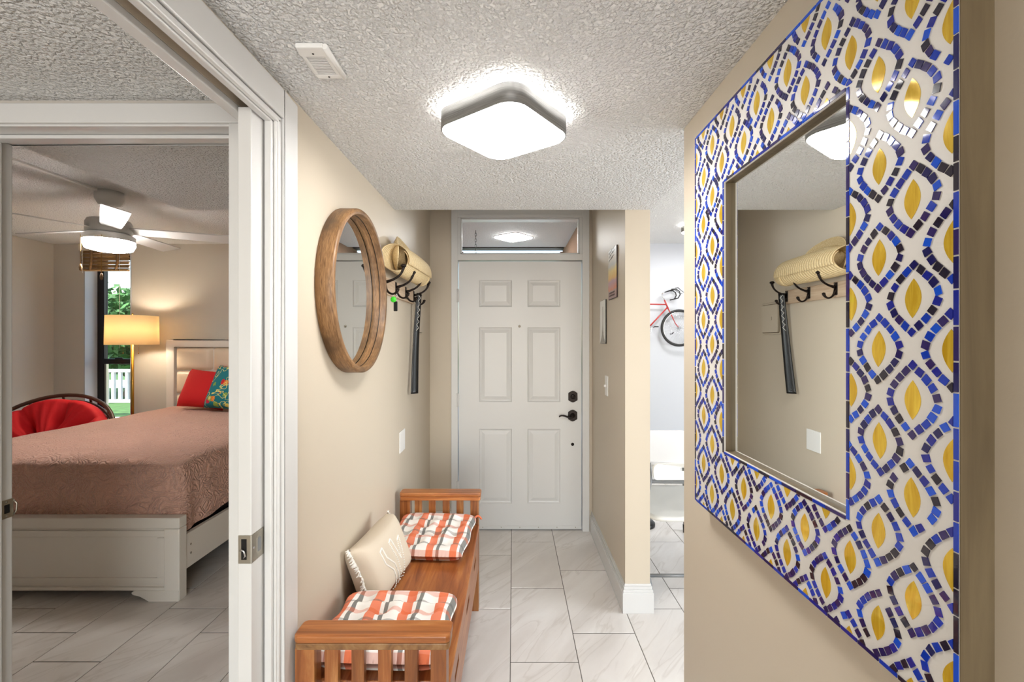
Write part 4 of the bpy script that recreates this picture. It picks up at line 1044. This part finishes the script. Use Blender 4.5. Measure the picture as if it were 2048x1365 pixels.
def pc_top(u, v):
    a = 2*PI*u; r = (PR-0.045)*v
    base = -0.20*(1-(v)**2)
    puff = 0.10*(abs(math.sin(4*a))**0.55)*(max(0, math.sin(PI*min(1, v)))**0.6)*0.9+0.075
    tuft = -0.09*math.exp(-((v-0.55)/0.10)**2)*(math.cos(4*a)**2)**3
    edge = -0.10*max(0, (v-0.85)/0.15)**2
    wr = 0.008*math.sin(34*a+6*v)*math.sin(PI*v)
    d = (e1*math.cos(a)+e2*math.sin(a))*r
    return tuple(d+nrm*(base+puff+tuft+edge+wr))
def pc_bot(u, v):
    a = 2*PI*u; r = (PR-0.045)*v; d = (e1*math.cos(a)+e2*math.sin(a))*r
    return tuple(d+nrm*(-0.20*(1-v**2)-0.025))
MB().grid(pc_top, 128, 40, wrapu=True).grid(pc_bot, 64, 8, wrapu=True, flip=True).build('pad', M['redcush'], pcush, local=True)

# ---- floor lamp
fl = thing('floor_lamp', 'brass floor lamp with cream drum shade beside the headboard', 'lamp', (-3.70, 4.42, 0))
lx, ly = -3.70, 4.42
MB().lathe([(0, 0), (0.14, 0), (0.14, 0.018), (0.03, 0.03), (0, 0.03)], (lx, ly, 0), 'Z', 40).build('base', M['brass'], fl)
MB().tube([(lx, ly, 0.03), (lx, ly, 1.46)], 0.0125, 14).build('pole', M['brass'], fl)
sh_ = MB().lathe([(0.208, 1.392), (0.203, 1.672)], (lx, ly, 0), 'Z', 64)
sh_.f = [f for f in sh_.f if len(f) == 4]; sh_.sm = sh_.sm[:len(sh_.f)]
sh_.build('shade', M['shade'], fl, solid=0.002)
MB().tube([(lx, ly, 1.46), (lx, ly, 1.68)], 0.004, 8).lathe([(0, 0), (0.008, 0.004), (0.006, 0.014), (0, 0.02)], (lx, ly, 1.68), 'Z', 12).build('finial', M['brass'], fl)
for k in range(3):
    a = 2*PI*k/3+0.4; MB().tube([(lx, ly, 1.665), (lx+0.200*math.cos(a), ly+0.200*math.sin(a), 1.665)], 0.002, 6).build('spider', M['brass'], fl)
for s in (-1, 1):
    MB().lathe([(0, -0.045), (0.02, -0.02), (0.03, 0.01), (0.02, 0.035), (0.012, 0.045), (0, 0.046)], (lx+s*0.06, ly, 1.53), 'Z', 16).build('bulb', M['bulb'], fl)
    MB().tube([(lx+s*0.075, ly-0.02, 1.50), (lx+s*0.075, ly-0.02, 1.315)], 0.0015, 5).lathe([(0, -0.008), (0.004, -0.004), (0.004, 0.004), (0, 0.008)], (lx+s*0.075, ly-0.02, 1.31), 'Z', 8).build('pull_chain', M['brass'], fl)

# ---- ceiling fan
FX, FY = -2.735, 3.08
cf = thing('ceiling_fan', 'white five-blade ceiling fan with glowing light over the bed', 'ceiling fan', (FX, FY, RC))
MB().lathe([(0, RC), (0.078, RC), (0.078, RC-0.05), (0.062, RC-0.085), (0.03, RC-0.095), (0, RC-0.095)], (FX, FY, 0), 'Z', 36).build('canopy', M['fanwhite'], cf)
MB().tube([(FX, FY, RC-0.095), (FX, FY, 2.265)], 0.013, 12).build('downrod', M['fanwhite'], cf)
MB().lathe([(0, 2.285), (0.03, 2.28), (0.05, 2.255), (0.115, 2.245), (0.125, 2.225), (0.125, 2.165), (0.10, 2.155), (0, 2.155)], (FX, FY, 0), 'Z', 40).build('motor', M['fanwhite'], cf)
lk = MB().lathe([(0, 2.155), (0.118, 2.155), (0.140, 2.140), (0.140, 2.108), (0, 2.108)], (FX, FY, 0), 'Z', 48).build('light_kit', M['fanwhite'], cf)
MB().lathe([(0.138, 2.108), (0.140, 2.085), (0.125, 2.052), (0.08, 2.040), (0, 2.037)], (FX, FY, 0), 'Z', 48).build('light_diffuser', M['fanled'], lk)
def blade_mb(ang):
    mb = MB(); c, s = math.cos(ang), math.sin(ang); pitch = math.radians(-12)
    def P(r, w, t): # local radial r, across w
        z = 2.185+w*math.sin(pitch)+t; q = w*math.cos(pitch)
        return (FX+r*c-q*s, FY+r*s+q*c, z)
    rs = [0.11, 0.16, 0.24, 0.45, 0.68, 0.70]; ws = [0.045, 0.055, 0.058, 0.064, 0.068, 0.066]
    vs, fs = [], []
    for r, w_ in zip(rs, ws):
        for q in (-w_, w_):
            for t in (-0.003, 0.003): vs.append(P(r, q, t))
    for i in range(len(rs)-1):
        b = i*4; n = b+4
        fs += [(b, b+2, n+2, n), (b+1, n+1, n+3, b+3), (b, n, n+1, b+1), (b+2, b+3, n+3, n+2)]
    fs += [(0, 1, 3, 2), (len(vs)-4, len(vs)-2, len(vs)-1, len(vs)-3)]
    return mb.add(vs, fs)
for k in range(5): blade_mb(math.radians(26+72*k)).build('blade', M['fanwhite'], cf)
for dx, zl in ((-0.06, 1.93), (0.075, 1.87)):
    pc_ = MB().tube([(FX+dx, FY-0.142, 2.12), (FX+dx, FY-0.142, zl)], 0.0016, 5).build('pull_chain', M['brass'], cf)
    MB().lathe([(0, -0.045), (0.007, -0.040), (0.009, -0.02), (0.005, 0), (0, 0)], (FX+dx, FY-0.142, zl), 'Z', 10).build('fob', M['slotwood'], pc_)
MB().box(FX-0.035, FX-0.010, 1.42, FY-0.06, RC-0.014, RC).build('cable_raceway', M['white_pl'], None, 0.002, label='white surface cable channel on the bedroom ceiling leading to the fan', cat='cable channel')

# ---------------------------------------------------------------- dining area
dt = thing('dining_table', 'white rounded-corner table against the wall in the dining area', 'table', (1.04, 3.06, 0))
MB().prism(rrect(1.04, 3.06, 0.290, 0.45, 0.05), 2, 0.722, 0.742).build('tabletop', M['tabletop'], dt, 0.004)
MB().box(0.79, 1.29, 2.66, 3.46, 0.690, 0.7215).build('apron', M['chairwhite'], dt, 0.003)
for x in (0.785, 1.27):
    for y in (2.70, 3.40):
        lg = MB().tube([(x, y, 0.69), (x+(0.012 if x > 1 else -0.012), y, 0.03)], 0.013, 10).build('leg', M['grey_metal'], dt)
        MB().tube([(x+(0.012 if x > 1 else -0.012), y, 0.06), (x+(0.013 if x > 1 else -0.013), y, 0.0)], 0.017, 10).build('rubber_foot', M['black'], lg)
bsn = thing('black_stand', 'low black rounded foot on the tiles under the white table', 'stand', (1.03, 3.52, 0))
MB().lathe([(0, 0), (0.115, 0), (0.115, 0.020), (0.10, 0.032), (0.04, 0.05), (0.018, 0.08), (0, 0.08)], (0.985, 3.55, 0), 'Z', 36).build('foot', M['black'], bsn)
MB().tube([(0.985, 3.55, 0.08), (0.985, 3.55, 0.62)], 0.014, 10).build('column', M['black'], bsn)
fc = thing('folding_chair', 'white folding chair with grey tubes seen past the wall end', 'chair', (0.968, 2.72, 0))
def chair_back():
    mb = MB(); n = 24
    pts = rrect(0, 0.0, 0.222, 0.043, 0.03)
    hole = rrect(0, 0.004, 0.062, 0.014, 0.0135)
    vs, fs = [], []; m = len(pts)
    for y in (0, 0.018):
        for p in pts: vs.append((0.968+p[0], 2.455+y+0.05*(p[0]/0.22)**2*-1+0.02, 0.731+p[1]))
        for p in hole: vs.append((0.968+p[0], 2.475+y, 0.731+p[1]))
    for k in range(m):
        j = (k+1) % m
        fs += [(k, j, m+j, m+k), (2*m+k, 3*m+k, 3*m+j, 2*m+j), (k, 2*m+k, 2*m+j, j), (m+k, m+j, 3*m+j, 3*m+k)]
    return mb.add(vs, fs)
chair_back().build('backrest', M['chairwhite'], fc)
def seat(u, v):
    a, b = 2*u-1, 2*v-1; r = (abs(a)**6+abs(b)**6)**(1/6) or 1; sc = max(abs(a), abs(b))/r if r > 0 else 1
    a2, b2 = a*sc, b*sc
    return (0.968+0.215*a2, 2.80+0.30*b2, 0.45-0.012*(1-a2*a2)*(1-b2*b2)-0.01*(b2 > 0.9))
MB().grid(seat, 24, 24).build('seat', M['chairwhite'], fc, solid=0.022)
for s in (-1, 1):
    x = 0.968+s*0.225
    MB().tube([(x, 2.50, 0.765), (x, 2.475, 0.68), (x, 2.60, 0.42), (x, 2.96, 0.012)], 0.0115, 10).build('leg', M['grey_metal'], fc)
    MB().tube([(x-s*0.025, 2.86, 0.43), (x-s*0.025, 2.52, 0.012)], 0.0115, 10).build('leg', M['grey_metal'], fc)
MB().tube(bez((0.73, 2.485, 0.668), (0.83, 2.515, 0.655), (1.08, 2.515, 0.655), (1.18, 2.485, 0.668), 12), 0.0115, 10).build('back_tube', M['grey_metal'], fc)
MB().tube([(0.755, 2.585, 0.10), (1.155, 2.585, 0.10)], 0.010, 8).build('crossbar', M['grey_metal'], fc)

# ---- bicycle hanging on the white wall
BD = 4.655
def bxz(x, y): return Vector(((x-VX)*BD/F, BD, CH-(y-VY)*BD/F))
bk = thing('bicycle', 'red road bicycle with drop handlebars hanging on the white wall', 'bicycle', (1.45, BD, 1.35))
fw = bxz(1358.5, 656.5); WR = 0.178
rw = fw+Vector((-0.53, 0, 0.0)); bbk = bxz(1297, 661)+Vector((-0.025, 0, 0)); hd1 = bxz(1329, 601); hd2 = bxz(1336, 617); st = bbk+Vector((-0.085, 0, 0.27))
for c in (fw, rw):
    wheel = MB().tube([c+Vector((WR*math.cos(a), 0, WR*math.sin(a))) for a in [2*PI*k/48 for k in range(48)]], 0.013, 8, True).build('tyre', M['tyre'], bk)
    MB().tube([c+Vector(((WR-0.016)*math.cos(a), 0, (WR-0.016)*math.sin(a))) for a in [2*PI*k/48 for k in range(48)]], 0.006, 6, True).build('wheel_rim', M['chrome'], wheel)
    MB().tube([c+Vector((0, -0.025, 0)), c+Vector((0, 0.025, 0))], 0.012, 12).build('hub', M['chrome'], wheel)
    sp_ = MB()
    for k in range(28):
        a = 2*PI*k/28; b = a+(0.5 if k % 2 else -0.5); y = 0.012 if k % 4 < 2 else -0.012
        sp_.tube([c+Vector((0.011*math.cos(b), y, 0.011*math.sin(b))), c+Vector(((WR-0.018)*math.cos(a), 0, (WR-0.018)*math.sin(a)))], 0.0009, 4)
    sp_.build('spokes', M['chrome'], wheel, kind='stuff')
tb = 0.0065
MB().tube([hd1, hd2], 0.008, 10).tube([bxz(1331.5, 609.5), st], tb, 10).tube([bxz(1335, 615), bbk], 0.0072, 10).tube([st, bbk], tb, 10).tube([bbk, rw], 0.005, 8).tube([st, rw], 0.005, 8).build('frame', M['redpaint'], bk)
MB().tube([hd2, bxz(1342, 629), bxz(1351, 648), fw], [0.007, 0.006, 0.005, 0.004], 8).build('fork', M['redpaint'], bk)
MB().tube([hd1, bxz(1323.5, 588.5)], 0.0055, 8).tube([bxz(1323.5, 588.5), bxz(1331, 584)], 0.006, 8).build('stem', M['chrome'], bk)
for y in (-0.075, 0.035):
    o = Vector((0, y, 0)); hb_ = MB()
    hb_.tube([p+o*0.2 if i == 0 else p+o for i, p in enumerate([bxz(1330, 585), bxz(1340, 581.5), bxz(1348, 581), bxz(1353.5, 585), bxz(1355, 591), bxz(1351, 598), bxz(1342, 600)])], 0.0062, 8)
    hb_.build('handlebar', M['black'], bk)
    MB().tube([bxz(1345, 578.5)+o, bxz(1351, 577.5)+o, bxz(1357, 583)+o, bxz(1362, 586.5)+o, bxz(1367, 587)+o], [0.006, 0.005, 0.003, 0.003, 0.0025], 6).build('brake_lever', M['steel'], bk)
MB().tube([st, st+Vector((-0.02, 0, 0.06))], 0.005, 8).build('seat_post', M['chrome'], bk)
MB().grid(lambda u, v: tuple(st+Vector((-0.09+0.15*u, (0.045*(1-u)**1.3+0.008)*math.cos(PI*v), 0.062+0.016*math.sin(PI*v)))), 12, 10).build('saddle', M['black'], bk, solid=0.006)
cr = MB().tube([bbk+Vector((0.05*math.cos(a), -0.015, 0.05*math.sin(a))) for a in [2*PI*k/28 for k in range(28)]], 0.0025, 6, True).build('chainring', M['chrome'], bk)
MB().tube([bbk+Vector((0, -0.02, 0)), bbk+Vector((0.085, -0.025, 0.035))], 0.004, 8).build('crank', M['chrome'], cr)
MB().box(bbk.x+0.07, bbk.x+0.11, BD-0.06, BD-0.03, bbk.z+0.03, bbk.z+0.04).build('pedal', M['steel'], cr)
for dx in (-0.42, -0.05): MB().tube([(fw.x+dx-0.02, 4.72, 1.50), (fw.x+dx-0.02, 4.66, 1.50), (fw.x+dx-0.02, 4.63, 1.515)], 0.005, 8).build('wall_hook', M['black'], bk)
